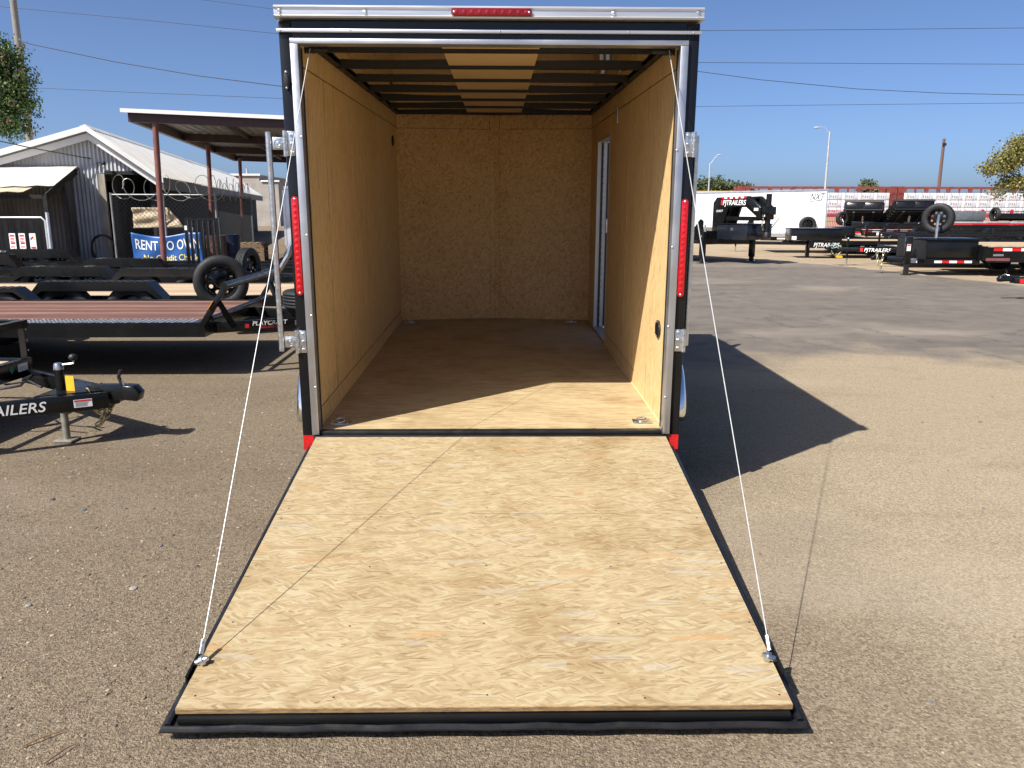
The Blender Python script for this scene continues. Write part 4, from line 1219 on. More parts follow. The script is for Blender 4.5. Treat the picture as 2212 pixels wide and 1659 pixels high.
for (x0, z0, x1, z1) in ((XP, ZR, 0.24, ZE - 0.19), (XP, ZR, XL - 0.2, ZL - 0.06)):
    rake(x0, z0, x1, z1, -0.03, 0.17, -0.38).build('rake_trim', fascia, shed)
    rake(x0, z0, x1, z1, 0.18, 0.19, -0.22).build('rake_board', fascia, shed)
    rake(x0, z0, x1, z1, 0.05, 0.16, -0.19).build('rake_backing', pmat('soffit_grey', (0.30, 0.31, 0.31), 0.7), shed)
MB().box(0.16, 0.235, -0.33, LB, ZE - 0.52, ZE - 0.19).build('eave_fascia', pmat('eave_grey', (0.13, 0.12, 0.115), 0.6), shed)
MB().box(XO - 0.02, XO + 0.14, -0.08, 0.06, 0, ZO).build('door_post', pmat('old_timber', (0.34, 0.30, 0.24), 0.8, var=0.3, scale=5, stretch=(4, 4, 0.5)), shed)
MB().box(XO + 0.14, -0.1, -0.06, 0.05, ZO - 0.02, ZO + 0.08).build('door_lintel', dark_in, shed)
# electrics on the wall
ek = MB().tube([(XO - 0.62, -0.03, 2.62), (XO - 0.62, -0.10, 2.72), (XO - 0.52, -0.16, 2.80)], 0.02, 6).build('service_mast', blackdull, shed, smooth=True)
MB().box(XO - 1.13, XO - 0.93, -0.16, -0.03, 2.05, 2.36).build('meter_box', pmat('box_grey', (0.30, 0.31, 0.32), 0.5), shed, bevel=0.01)
MB().box(XO - 1.02, XO - 0.90, -0.14, -0.03, 1.62, 1.92).build('meter_box', pmat('box_grey', (0.30, 0.31, 0.32), 0.5), shed, bevel=0.01)
MB().tube([(XO - 1.0, -0.06, 2.36), (XO - 0.8, -0.06, 2.45), (XO - 0.6, -0.06, 2.66)], 0.012, 6).build('conduit', blackdull, shed, smooth=True)
MB().tube([(XO - 0.02, -0.04, 2.78), (XO - 0.02, -0.06, 2.98), (XO + 0.18, -0.2, 2.98)], 0.014, 6).build('wall_lamp_arm', blackdull, shed, smooth=True)
MB().ball((XO + 0.19, -0.22, 2.96), 0.06, 8).build('wall_lamp', blackdull, shed, smooth=True)

# lean-to in front of the shed
lt = thing('lean_to', 'small lean-to with sagging pale sheet roof in front of metal shed', 'lean-to', (E0.x, E0.y, 0), SA)
LR = on_plane(160, 360, E0, SN); X1 = (LR - E0).dot(SU); dzl = LR.z - 2.98
def sheet(m, x0, x1, y0, z0, y1, z1, n=40, th=0.015, wob=0.02):
    b = len(m.v)
    for k in range(n + 1):
        x = x0 + (x1 - x0) * k / n
        w = 0.012 * math.sin(k * PI / 2) + wob * math.sin(x * 2.1)
        m.v += [(x, y0, z0 + w * 0.3), (x, y1, z1 + w), (x, y1, z1 + w - th), (x, y0, z0 + w * 0.3 - th)]
    for k in range(n):
        a = b + 4 * k
        for j in range(4):
            m.f.append((a + j, a + (j + 1) % 4, a + 4 + (j + 1) % 4, a + 4 + j))
    m.f += [(b, b + 1, b + 2, b + 3), (b + 4 * n + 3, b + 4 * n + 2, b + 4 * n + 1, b + 4 * n)]
m = MB(); sheet(m, -8.0, X1 + 0.1, -0.06, 2.98 + dzl, -2.35, 2.36 + dzl); m.build('roof_sheet', pmat('roof_weathered', (0.56, 0.52, 0.45), 0.6, var=0.15, scale=1.5), lt)
m = MB(); sheet(m, -8.0, X1 - 0.45, -1.7, 2.42 + dzl, -3.0, 2.20 + dzl, wob=0.01); m.build('lower_roof_sheet', roof_tan, lt)
m = MB(); m.prism([(-0.06, 2.94 + dzl), (-2.95, 2.15 + dzl), (-2.95, 2.0 + dzl), (-0.06, 2.76 + dzl)], 0, X1 + 0.02, X1 + 0.06); m.build('rake_beam', dark_in, lt)
for (x, y) in ((X1, -2.85), (X1, -1.2), (-5.2, -2.85), (-7.6, -2.85)):
    MB().box(x - 0.05, x + 0.05, y - 0.05, y + 0.05, 0, (2.10 if y < -2 else 2.45) + dzl).build('post', blackdull, lt)
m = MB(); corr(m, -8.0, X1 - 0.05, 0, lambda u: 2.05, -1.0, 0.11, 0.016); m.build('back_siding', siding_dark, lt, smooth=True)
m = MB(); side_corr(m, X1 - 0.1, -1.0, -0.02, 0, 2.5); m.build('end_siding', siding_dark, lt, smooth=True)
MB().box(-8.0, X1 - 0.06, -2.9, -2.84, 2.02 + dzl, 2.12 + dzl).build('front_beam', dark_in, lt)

# ------------------------------------------------------------------ left: brown steel canopy
C0 = at(268, 250, 17.0)
cn = thing('steel_canopy', 'dark brown steel canopy on posts beside the metal shed', 'canopy', (C0.x, C0.y, 0), R(9.5))
cn.rotation_euler = (0, R(1.3), R(9.5))
CW, CL, CZ = 8.0, 17.5, C0.z + 0.12
MB().box(0.0, CW, 0.0, 0.14, CZ - 0.26, CZ - 0.02).build('front_beam', brown, cn)
MB().box(0.0, 0.14, 0.1405, CL, CZ - 0.26, CZ - 0.02).build('edge_beam', brown, cn)
for k in range(1, 4):
    y = 0.3 + k * 5.6
    MB().box(0.1405, CW, y, y + 0.14, CZ - 0.26, CZ - 0.02).build('cross_beam', brown, cn)
for k in range(1, 5):
    MB().box(k * 2.1, k * 2.1 + 0.12, 0.1405, CL, CZ - 0.15, CZ - 0.021).build('purlin', brown, cn)
m = MB()
n = 120
for k in range(n + 1):
    x = -0.12 + (CW + 0.2) * k / n
    w = 0.022 * ((k % 4) in (0, 1))
    m.v += [(x, -0.12, CZ - 0.015 + w), (x, CL, CZ - 0.015 + w)]
for k in range(n):
    m.f.append((2 * k, 2 * k + 2, 2 * k + 3, 2 * k + 1))
m.build('roof_sheet', pmat('canopy_sheet', (0.40, 0.39, 0.37), 0.5, 0.2, var=0.08), cn)
MB().box(-0.14, CW + 0.1, -0.15, -0.121, CZ - 0.05, CZ + 0.045).build('drip_edge', fascia, cn)
for k, y in enumerate((0.07, 7.4, 14.9)):
    MB().cyl((0.62, y, 0), (0.62, y, CZ - 0.26), 0.075, 12).build('post', rust_post, cn, smooth=True)

# ------------------------------------------------------------------ left: chain-link yard fence, razor wire, banner
def chainlink(m, p0, p1, z0, z1, pitch=0.12, r=0.0034):
    """diagonal fence wires both ways between two uprights"""
    p0, p1 = Vector(p0), Vector(p1)
    d = p1 - p0; Ld = d.length; d.normalize(); H = z1 - z0
    n = int((Ld + H) / pitch)
    nrm = Vector((d.y, -d.x, 0)) * r
    for sgn in (1, -1):
        for k in range(n):
            a = -H + k * pitch
            u0, u1, v0, v1 = a, a + H, 0.0, H
            if u0 < 0: v0 = -u0; u0 = 0
            if u1 > Ld: v1 = H - (u1 - Ld); u1 = Ld
            if v1 <= v0: continue
            if sgn < 0: v0, v1 = H - v0, H - v1
            A = p0 + d * u0 + Vector((0, 0, z0 + v0)) + nrm * sgn
            B = p0 + d * u1 + Vector((0, 0, z0 + v1)) + nrm * sgn
            m.bar(A, B, r * 1.6, r * 1.6)
    return m
FY = 18.6
fx0, fx1 = xat(245, FY, 480), xat(466, FY, 480)
yf = thing('chain_link_fence', 'grey chain-link yard fence topped with razor wire coils, carrying blue banner', 'fence', (0, 0, 0))
FT = 2.02
pts_f = [(fx0, FY), (fx1, FY + 0.1), (xat(545, 25.0, 480), 25.0)]
for k, (x, y) in enumerate(pts_f + [((fx0 + fx1) / 2, FY + 0.05)]):
    MB().cyl((x, y, 0), (x, y, FT + 0.05), 0.032, 10).build('fence_post', pmat('fence_tube', (0.24, 0.245, 0.25), 0.5, 0.5, var=0.2), yf, smooth=True)
for a, b_ in zip(pts_f, pts_f[1:]):
    MB().cyl((a[0], a[1], FT), (b_[0], b_[1], FT), 0.02, 8).build('top_rail', pmat('fence_tube', (0.24, 0.245, 0.25), 0.5, 0.5, var=0.2), yf, smooth=True)
    stuff(chainlink(MB(), (a[0], a[1], 0), (b_[0], b_[1], 0), 0.05, FT).build('wire_mesh', wire_m, yf))
    A, B = Vector((a[0], a[1], FT + 0.16)), Vector((b_[0], b_[1], FT + 0.16))
    d = (B - A); nn_ = Vector((-d.y, d.x, 0)).normalized()
    turns = max(4, int(d.length / 0.46))
    hel = []
    for k in range(turns * 18 + 1):
        t_ = k / 18 * 2 * PI
        c_ = A + d * (k / (turns * 18))
        rr_ = 0.29 + 0.05 * math.sin(t_ * 0.37 + 1.0) + 0.03 * math.sin(t_ * 1.9)
        hel.append(c_ + d.normalized() * (rr_ * math.cos(t_) + 0.12 * math.sin(t_ * 0.61)) + Vector((0, 0, 0.05 * math.sin(t_ * 0.43))) + nn_ * (0.10 * math.sin(t_ * 0.5)) + Vector((0, 0, rr_ * math.sin(t_))))
    MB().tube(hel, 0.008, 4).build('razor_wire', pmat('razor_zinc', (0.34, 0.35, 0.33), 0.5, 0.6, var=0.3, scale=9), yf)
bn = thing('rent_banner', 'blue vinyl banner reading RENT TO OWN tied to the chain-link fence', 'banner', (xat(291, 18.5, 560), 18.48, 0), 0)
BW, bz0, bz1 = xat(440, 18.5, 560) - xat(291, 18.5, 560), zat(572, 18.5), zat(503, 18.5)
def ban_y(u, v):
    return -0.03 - 0.025 * math.sin(u * 6.0 + v * 2.2) - 0.02 * math.sin(u * 13 - v * 5)
def ban_z(u, v):
    return bz0 + (bz1 - bz0) * v - 0.12 * math.sin(PI * min(1, u / 0.8)) * v
m = MB()
NU, NV = 40, 16
for j in range(NV + 1):
    for i in range(NU + 1):
        u, v = i / NU, j / NV
        m.v.append((u * BW, ban_y(u, v), ban_z(u, v)))
for j in range(NV):
    for i in range(NU):
        a = j * (NU + 1) + i
        m.f.append((a, a + 1, a + NU + 2, a + NU + 1))
bo = m.build('banner_cloth', blue_ban, bn, smooth=True)
md = bo.modifiers.new('thick', 'SOLIDIFY'); md.thickness = 0.002
def banner_text(s, mat, u0, v0, w, h, bold):
    o = text('lettering', s, mat, bn, (0, 0, 0), (1, 0, 0), (0, 0, 1), 1.0, 0, bold, 0.0)
    xs_ = [v.co.x for v in o.data.vertices]; zs = [v.co.z for v in o.data.vertices]
    x0_, x1_, z0_, z1_ = min(xs_), max(xs_), min(zs), max(zs)
    bm = bmesh.new(); bm.from_mesh(o.data)
    bmesh.ops.subdivide_edges(bm, edges=[e for e in bm.edges if e.calc_length() > 0.25], cuts=3)
    bm.to_mesh(o.data); bm.free()
    for v in o.data.vertices:
        u = u0 + w * (v.co.x - x0_) / (x1_ - x0_); vv = v0 + h * (v.co.z - z0_) / (z1_ - z0_)
        v.co = (u * BW, ban_y(u, vv) - 0.012, ban_z(u, vv))
banner_text('RENT TO OWN', ban_white, 0.05, 0.50, 0.92, 0.33, 0.02)
banner_text('No Credit Check', ban_yellow, 0.16, 0.14, 0.78, 0.20, 0.015)
tp = MB()
NU, NV = 18, 12
tx0, tx1, tz0, tz1 = xat(288, 18.7), xat(398, 18.7), zat(494, 18.7), zat(450, 18.7)
for j in range(NV + 1):
    for i in range(NU + 1):
        u, v = i / NU, j / NV
        tp.v.append((tx0 + (tx1 - tx0) * u * (0.72 + 0.28 * (1 - v)), 18.72 + 0.05 * math.sin(7 * u + 3 * v) + 0.03 * math.sin(12 * v - 4 * u), tz0 + (tz1 - tz0) * v))
for j in range(NV):
    for i in range(NU):
        a = j * (NU + 1) + i
        tp.f.append((a, a + 1, a + NU + 2, a + NU + 1))
to = tp.build('tarp', tarp, None, smooth=True)
tag(to, 'crumpled tan tarp hanging behind the wire above the blue banner', 'tarp')
md = to.modifiers.new('thick', 'SOLIDIFY'); md.thickness = 0.004
rust = pmat('rusty_steel', (0.10, 0.045, 0.028), 0.75, var=0.4, scale=7)
def oil_drum(label, px, Y, mat):
    d = thing('oil_drum', label, 'drum', (xat(px, Y, 560), Y, 0), 0, 'drums behind the chain-link fence')
    MB().lathe([(0.001, 0.0), (0.285, 0.0), (0.29, 0.01), (0.285, 0.02), (0.285, 0.29), (0.297, 0.30), (0.285, 0.31), (0.285, 0.58), (0.297, 0.59), (0.285, 0.60), (0.285, 0.87), (0.29, 0.88), (0.28, 0.885), (0.28, 0.87), (0.001, 0.87)], (0, 0, 0), (0, 0, 1), 24).build('drum_shell', mat, d, smooth=True)
    MB().cyl((0.15, 0, 0.87), (0.15, 0, 0.885), 0.03, 10).build('bung_cap', galv, d, smooth=True)
oil_drum('rusty oil drum behind the fence right of the blue banner', 470, 19.6, rust)
oil_drum('dark blue oil drum behind the fence, further right', 500, 20.3, pmat('drum_blue', (0.012, 0.025, 0.07), 0.5, var=0.3))
ps = thing('pallet_stack', 'low stack of weathered pallets behind the fence under the canopy', 'pallets', (xat(530, 21.5, 560), 21.5, 0), R(8))
for k in range(4):
    for q in range(6):
        MB().box(-0.6 + q * 0.21, -0.6 + q * 0.21 + 0.14, 0, 1.0, 0.12 + k * 0.145, 0.137 + k * 0.145).build('pallet_board', pmat('pallet_wood', (0.22, 0.15, 0.09), 0.85, var=0.3, scale=9), ps)
    for q in range(3):
        MB().box(-0.6, 0.59, q * 0.45, q * 0.45 + 0.08, 0.0 + k * 0.145, 0.1195 + k * 0.145).build('pallet_runner', pmat('pallet_wood', (0.22, 0.15, 0.09), 0.85, var=0.3, scale=9), ps)
hc = at(414, 492, 18.45); hb_ = at(418, 545, 18.45)
o_ = chain('hanging_chain', None, [hc, hc.lerp(hb_, 0.5) + Vector((0.02, 0, 0)), hb_], mat=galv, link_l=0.11, r=0.013)
del o_['kind']
tag(o_, 'steel chain hanging down over the right end of the blue banner', 'chain')
# coiled hose on the wall
hp = []
hx, hz = xat(218, 20.2), zat(540, 20.2)
for k in range(73):
    a = 2 * PI * k / 24
    hp.append((hx + (0.36 + 0.015 * math.sin(k)) * math.cos(a), 20.2 + 0.02 * (k % 7) / 7 + 0.0012 * k, hz + 0.42 * math.sin(a)))
tag(MB().tube(hp, 0.028, 6).build('coiled_hose', pmat('hose_dark', (0.03, 0.02, 0.018), 0.5, var=0.3), smooth=True), 'dark coiled hose hanging on corrugated shed wall', 'hose')
# gate with three notices at far left
gy = 15.6
gx0, gx1 = xat(-60, gy), xat(100, gy)
gate = thing('chain_link_gate', 'grey tube-framed chain-link gate at far left with printed notices', 'gate', (0, 0, 0))
gtz = zat(472, gy)
MB().tube([(gx0, gy, 0.1), (gx0, gy, gtz), (gx1 - 0.08, gy, gtz), (gx1, gy, gtz - 0.08), (gx1, gy, 0.1)], 0.026, 8).build('gate_frame', gate_grey, gate, smooth=True)
MB().cyl((gx0, gy, zat(545, gy)), (gx1, gy, zat(545, gy)), 0.022, 8).build('mid_rail', gate_grey, gate, smooth=True)
MB().cyl((gx1 + 0.07, gy, 0), (gx1 + 0.07, gy, gtz + 0.12), 0.04, 10).build('gate_post', pmat('gate_post_pale', (0.62, 0.64, 0.66), 0.4, 0.4), gate, smooth=True)
stuff(chainlink(MB(), (gx0, gy + 0.01, 0), (gx1, gy + 0.01, 0), 0.12, gtz, 0.08).build('wire_mesh', wire_m, gate))
for k in range(5):
    x = gx0 + 0.25 + k * 0.31
    MB().box(x, x + 0.07, gy - 0.13, gy - 0.08, 0.15, gtz - 0.06).build('dark_bar', black, gate)
for k, (px, lab) in enumerate(((16, 'white notice with red print at far left of the chain-link gate'), (37, 'white notice with red print second on the chain-link gate'), (60, 'white hazard notice with coloured diamond on the chain-link gate'))):
    x = xat(px, gy - 0.2); z0, z1 = zat(541, gy - 0.2), zat(506, gy - 0.2)
    w = 0.15
    n_ = thing('notice_sign', lab, 'sign', (x, gy - 0.16, 0), 0)
    MB().box(0, w, -0.006, 0, z0, z1).build('sign_plate', decal_white, n_)
    if k < 2:
        for q, (b0, b1) in enumerate(((0.80, 0.90), (0.62, 0.70), (0.50, 0.55), (0.34, 0.46), (0.14, 0.2))):
            MB().box(0.02 + 0.01 * (q % 2), w - 0.02 - 0.012 * (q % 3), -0.008, -0.0062, z0 + (z1 - z0) * b0, z0 + (z1 - z0) * b1).build('sign_line', decal_red, n_)
    else:
        cx_, cz_ = w / 2, z0 + (z1 - z0) * 0.66
        e = 0.033
        for (ddx, ddz, mm) in ((0, e, decal_red), (-e, 0, pmat('print_blue', (0.05, 0.10, 0.40), 0.5)), (e, 0, ban_yellow), (0, -e, decal_white)):
            MB().prism([(cx_ + ddx - e, cz_ + ddz), (cx_ + ddx, cz_ + ddz + e), (cx_ + ddx + e, cz_ + ddz), (cx_ + ddx, cz_ + ddz - e)], 1, -0.0085, -0.0062).build('diamond_field', mm, n_)
        MB().box(0.02, w - 0.02, -0.008, -0.0062, z0 + 0.03, z0 + 0.07).build('sign_panel', decal_red, n_)

# far block building behind the shed
fb = thing('block_building', 'far beige block building with stepped parapet beyond the shed roof', 'building', (xat(540, 75), 75, 0), 0)
MB().box(-8, 3.0, 0, 10, 0, zat(392, 75)).build('wall', concrete, fb)
MB().box(-8, 1.2, 0.01, 9.9, zat(392, 75) + 0.003, zat(379, 75)).build('parapet_block', concrete, fb)
MB().box(-8.1, 1.35, -0.15, 0.008, zat(381, 75), zat(377, 75)).build('parapet_cap', fascia, fb)
MB().box(1.37, 3.15, -0.15, -0.002, zat(394, 75), zat(391, 75)).build('parapet_cap', fascia, fb)
MB().cyl((-0.5, 2, zat(380, 75) - 0.5), (-0.5, 2, zat(364, 75)), 0.12, 8).build('vent_pipe', pole_grey, fb)

# ------------------------------------------------------------------ right: gooseneck trailer
gr_ = R(-58)                                   # it points towards the camera
gk = thing('gooseneck_trailer', 'black gooseneck trailer with arched neck lettered in white and dark toolbox', 'trailer', (7.32, 21.6, 0), gr_)
# local: x forwards, y left (picture right)
m = MB()
m.box(-9.0, 0.0, -1.25, -1.10, 0.70, 0.92); m.box(-9.0, 0.0, 1.10, 1.25, 0.70, 0.92); m.box(0.0005, 0.12, -1.25, 1.25, 0.66, 0.92)
for k in range(12):
    m.box(-8.8 + k * 0.75, -8.7 + k * 0.75, -1.0995, 1.0995, 0.74, 0.86)
m.build('frame', black, gk)
for k in range(10):
    MB().box(-8.98, -0.005, -1.095 + k * 0.219, -1.095 + k * 0.219 + 0.213, 0.87, 0.912).build('deck_plank', deck_tan, gk)
for s in (-1, 1):
    y = s * 0.26
    MB().prism([(-0.30, 0.72), (-0.30, 1.86), (-0.16, 2.03), (1.12, 2.06), (1.60, 1.72), (1.60, 1.35), (1.02, 1.74), (0.34, 1.72), (0.06, 0.95), (0.06, 0.72)], 1, y - 0.06, y + 0.06).build('neck_beam', black, gk, bevel=0.01)
    MB().box(0.24, 1.50, y - 0.04, y + 0.04, 1.32, 1.44).build('neck_brace', black, gk)
    g_ = MB().box(0.05, 0.20, s * 1.14 - 0.075, s * 1.14 + 0.075, 0.14, 1.05).build('landing_leg', black, gk, bevel=0.008)
    MB().box(0.07, 0.18, s * 1.14 - 0.055, s * 1.14 + 0.055, 0.0, 0.139).build('leg_ram', blackdull, g_)
    MB().box(0.0, 0.25, s * 1.14 - 0.12, s * 1.14 + 0.12, 0.004, 0.02).build('leg_foot', black, g_)
    MB().prism([(-0.4, 0.92), (0.1, 0.92), (0.1, 1.30), (0.0, 1.36)], 1, s * 1.15 - 0.03, s * 1.15 + 0.03).build('corner_gusset', black, gk)
    MB().cyl((0.13, s * 1.19, 0.83), (0.145, s * 1.19, 0.83), 0.05, 14).build('marker_lamp', amber, gk, smooth=True)
    for k in range(2):
        wheel(gk, (-6.2 - k * 0.95, s * 0.95, 0.40), (0, s, 0), 0.40, 0.24)
        wheel(gk, (-6.2 - k * 0.95, s * 0.68, 0.40), (0, s, 0), 0.40, 0.24)
MB().box(1.54, 1.72, -0.26, 0.26, 1.50, 1.74).build('neck_head', black, gk, bevel=0.01)
MB().box(-0.1, 1.1, -0.1995, 0.1995, 1.98, 2.03).build('neck_plate', black, gk)
cp = MB().cyl((1.63, 0, 0.95), (1.63, 0, 2.12), 0.085, 16).build('coupler_tube', black, gk, smooth=True)
MB().lathe([(0.001, 0), (0.11, 0.0), (0.12, 0.06), (0.085, 0.16)], (1.63, 0, 0.82), (0, 0, 1), 16).build('coupler_socket', blackdull, cp, smooth=True)
MB().tube([(1.70, 0.05, 1.42), (1.78, 0.36, 1.42), (1.70, 0.08, 1.08)], 0.014, 6).build('latch_handle', blackdull, cp, smooth=True)
chain('safety_chain', gk, [(1.58, -0.14, 1.55), (1.58, -0.17, 1.2), (1.58, -0.12, 1.05)], link_l=0.09, r=0.011)
tb_ = MB().box(0.14, 1.35, -0.5595, 0.5595, 0.74, 1.20).build('toolbox', pmat('toolbox_blue_black', (0.010, 0.012, 0.018), 0.25, coat=0.3), gk, bevel=0.01)
MB().box(0.13, 1.37, -0.58, 0.58, 1.2005, 1.23).build('toolbox_lid', black, tb_, bevel=0.006)
MB().box(0.70, 0.80, -0.568, -0.56, 1.02, 1.10).build('toolbox_latch', galv, tb_)
fp_ = MB().box(0.124, 0.135, -1.0, 1.0, 0.58, 1.0).build('front_panel', black, gk)
text('lettering', 'PJTRAILERS', decal_white, gk, (0.10, -0.323, 1.79), (1, 0, 0), (0, 0, 1), 0.22, 0.15, 0.03, 0.001, width=0.92)
MB().box(0.03, 0.09, -0.324, -0.322, 1.79, 1.94).build('red_emblem', decal_red, gk)
text('lettering', 'QUEST', decal_white, gk, (-0.16, -0.323, 1.58), (1, 0, 0), (0, 0, 1), 0.09, 0.2, 0.0, 0.001)
tape_run(gk, (0.05, -0.323, 2.0), (1.05, -0.323, 2.02), 9, (0, -1, 0), 0.05)
sticker(gk, (1.36, -0.323, 1.62), (1, 0, 0), (0, 0, 1), 0.16, 0.08, None)
for z in (0.98, 1.10):
    sticker(gk, (0.203, -1.20, z), (0, 1, 0), (0, 0, 1), 0.10, 0.09, None, lines=2)

# ------------------------------------------------------------------ right: large white enclosed trailer
F0 = at(1786, 470, 33.5)
B0 = at(1470, 470, 43.0)
nd = (F0 - B0); nd.z = 0
ln = 10.5
nx = box_trailer('enclosed_trailer', 'long white enclosed trailer with grey edge trim and dark logo behind the gooseneck', (0, 0, 0), 0, ln, 2.5, 2.58, 0.52, white, pmat('trim_grey', (0.34, 0.36, 0.39), 0.4, 0.5), ())
ang = math.atan2(-0.385, 1.0)
off = Vector((-math.sin(ang), math.cos(ang), 0))
nx.location = (F0.x + off.x * 1.25, F0.y + off.y * 1.25, 0)
nx.rotation_euler = (0, R(-1.0), ang)
# near side is local -y
text('lettering', 'NXT', black, nx, (-0.78, -1.2535, 2.12), (1, 0, 0), (0, 0, 1), 0.42, 0.35, 0.03, 0.001, width=0.66)
MB().prism([(-0.80, 2.05), (-0.10, 2.13), (-0.12, 2.10), (-0.76, 2.03)], 1, -1.256, -1.254).build('logo_slash', black, nx)
for x in (-4.6, -5.5):
    wheel(nx, (x, -1.18, 0.36), (0, -1, 0), 0.36, 0.22)
m = MB()
prof = []
pts_ = [(-6.1, 0.42)] + [(-5.5 + 0.52 * math.cos(a), 0.42 + 0.50 * math.sin(a)) for a in [PI - PI * k / 10 for k in range(0, 6)]] + [(-4.6 + 0.52 * math.cos(a), 0.42 + 0.50 * math.sin(a)) for a in [PI / 2 - PI / 2 * k / 6 for k in range(7)]]
inn_ = [(x * 1.0 + (0.04 if x < -5.05 else -0.04), max(0.42, z - 0.05)) for x, z in reversed(pts_)]
m.prism(pts_ + inn_, 1, -1.50, -1.252)
m.build('fender', pmat('trim_grey', (0.34, 0.36, 0.39), 0.4, 0.5), nx)
wheel(nx, (-0.80, -1.42, 0.98), (0.25, -1, 0), 0.38, 0.24, name='spare_wheel')
sticker(nx, (-2.0, -1.2535, 0.7), (1, 0, 0), (0, 0, 1), 0.1, 0.1, None)

# ------------------------------------------------------------------ right: row of black trailers nosing to the lane
LFT = PI - R(5)                                                 # hitch points left
def lettered(r, T, th, z, s, along, size, width, txt='PJTRAILERS'):
    """lettering on the tongue beam that faces the camera (local +y side when the hitch points left)"""
    a = Vector((T - 0.12, 0.05, z)); b_ = Vector((-0.35, th + 0.05, z)); d = (b_ - a).normalized(); n = Vector((-d.y, d.x, 0))
    if n.y < 0:
        n = -n
    text('lettering', txt, decal_white, r, a + d * along + n * 0.032 + Vector((0, 0, -size * 0.33)), d, (0, 0, 1), size, 0.22, 0.03, 0.001, width=width)
    MB().bar(a + d * (along - 0.10) + n * 0.031, a + d * (along - 0.03) + n * 0.031, 0.002, size * 0.7).build('red_emblem', decal_red, r)
# far flatbed with a pale deck edge
fa = flat_trailer('flatbed_trailer', 'black flatbed with pale deck edge and chained hitch in front of white trailer', (xat(1672, 27.0), 28.0, 0), LFT, 6.5, 2.0, 0.62, deck_tan, 1.6, ax=-3.4, zt=0.9)
tape_run(fa, (-0.2, 1.064, 0.56), (-3.2, 1.064, 0.56), 6, (0, 1, 0), 0.06, 1)
lettered(fa, 1.6, 0.8, 0.53, 1, 0.5, 0.16, 0.8)
# low-sided black trailer
lo = flat_trailer('utility_trailer', 'black low-sided trailer with solid front box and white lettering on tongue', (xat(1778, 23.4) + 0.65, 24.4, 0), LFT, 6.0, 2.0, 0.60, deck_tan, 1.5, ax=-3.2, zt=0.86, jk=False)
MB().box(-0.1, 1.62, 0.25, 1.06, 0.62, 1.0).build('front_box', black, lo, bevel=0.008)
MB().box(-0.12, 1.64, 0.22, 1.08, 1.0005, 1.03).build('box_lid', black, lo, bevel=0.006)
text('lettering', 'PJTRAILERS', decal_white, lo, (0.85, 1.062, 0.40), (-1, 0, 0), (0, 0, 1), 0.2, 0.2, 0.03, 0.001, width=0.86)
MB().box(0.0, 1.0, 1.03, 1.06, 0.36, 0.6).build('nose_plate', black, lo)
for x in (0.0, 0.9):
    MB().box(x - 0.06, x + 0.06, 0.5, 0.62, 0, 0.62).build('landing_leg', black, lo)
sticker(lo, (1.60, 1.0605, 0.64), (-1, 0, 0), (0, 0, 1), 0.16, 0.12, None)
# railed utility trailer, hitch with chain loop
ra = flat_trailer('utility_trailer', 'black railed utility trailer with pale deck and lettered tongue beside the toolbox trailer', (xat(1915, 19.0) + 0.6, 19.8, 0), LFT, 5.5, 1.9, 0.58, deck_tan, 1.75, ax=-3.0, zt=0.82)
m = MB()
m.box(-5.4, 0.05, 0.98, 1.03, 0.92, 0.98); m.box(0.0, 0.05, -1.03, 0.9795, 0.92, 0.98); m.box(-5.4, -0.0005, -1.03, -0.98, 0.92, 0.98)
m.build('top_rail', black, ra)
for k in range(6):
    for s in (-1, 1):
        MB().box(-5.3 + k * 1.06, -5.25 + k * 1.06, s * 1.005 - 0.022, s * 1.005 + 0.022, 0.593, 0.9195).build('rail_post', black, ra)
lettered(ra, 1.75, 0.76, 0.49, 1, 0.75, 0.15, 0.72)
MB().tube([(1.60, 0.1, 0.52), (1.72, 0.12, 0.62), (1.85, 0.12, 0.60), (1.80, 0.12, 0.52), (1.66, 0.12, 0.55)], 0.012, 6).build('breakaway_cable', pmat('cable_teal', (0.25, 0.45, 0.42), 0.5), ra, smooth=True)
sticker(ra, (0.1, 1.02, 0.52), (-1, 0, 0), (0, 0, 1), 0.18, 0.12, None)
MB().cyl((-0.62, 1.0, 0.52), (-0.62, 1.05, 0.52), 0.05, 14).build('marker_lamp', amber, ra, smooth=True)
MB().bar((1.55, -0.03, 0.28), (1.55, 0.13, 0.26), 0.16, 0.05).build('coupler_tag', yellow, ra)
# big equipment trailer with long toolbox and raised spare
bt_ = thing('equipment_trailer', 'heavy black equipment trailer with long toolbox, jack leg and raised spare tyre', 'trailer', (xat(2112, 16.4), 17.0, 0), PI - R(2))
HW = 1.2
m = MB()
m.box(-7, 0, HW - 0.08, HW, 0.36, 0.74); m.box(-7, 0, -HW, -HW + 0.08, 0.36, 0.74); m.box(0.0005, 0.1, -HW, HW, 0.40, 0.76)
for k in range(9):
    m.box(-6.9 + 0.8 * k, -6.8 + 0.8 * k, -HW + 0.0805, HW - 0.0805, 0.56, 0.70)
m.build('frame', black, bt_)
for k in range(10):
    MB().box(-7.0, -0.002, -HW + 0.09 + k * 0.222, -HW + 0.09 + k * 0.222 + 0.216, 0.742, 0.785).build('deck_plank', deck_tan, bt_)
MB().box(-7.0, -0.002, HW - 0.075, HW + 0.005, 0.7425, 0.785).build('deck_edge', pmat('deck_edge_tan', (0.36, 0.28, 0.19), 0.7, var=0.2, scale=8), bt_)
tape_run(bt_, (-0.15, HW + 0.001, 0.68), (-2.2, HW + 0.001, 0.68), 9, (0, 1, 0), 0.07, 0)
for s in (-1, 1):
    MB().bar((0.0, s * 0.9, 0.36), (2.0, s * 0.10, 0.36), 0.08, 0.16).build('tongue_beam', black, bt_, bevel=0.006)
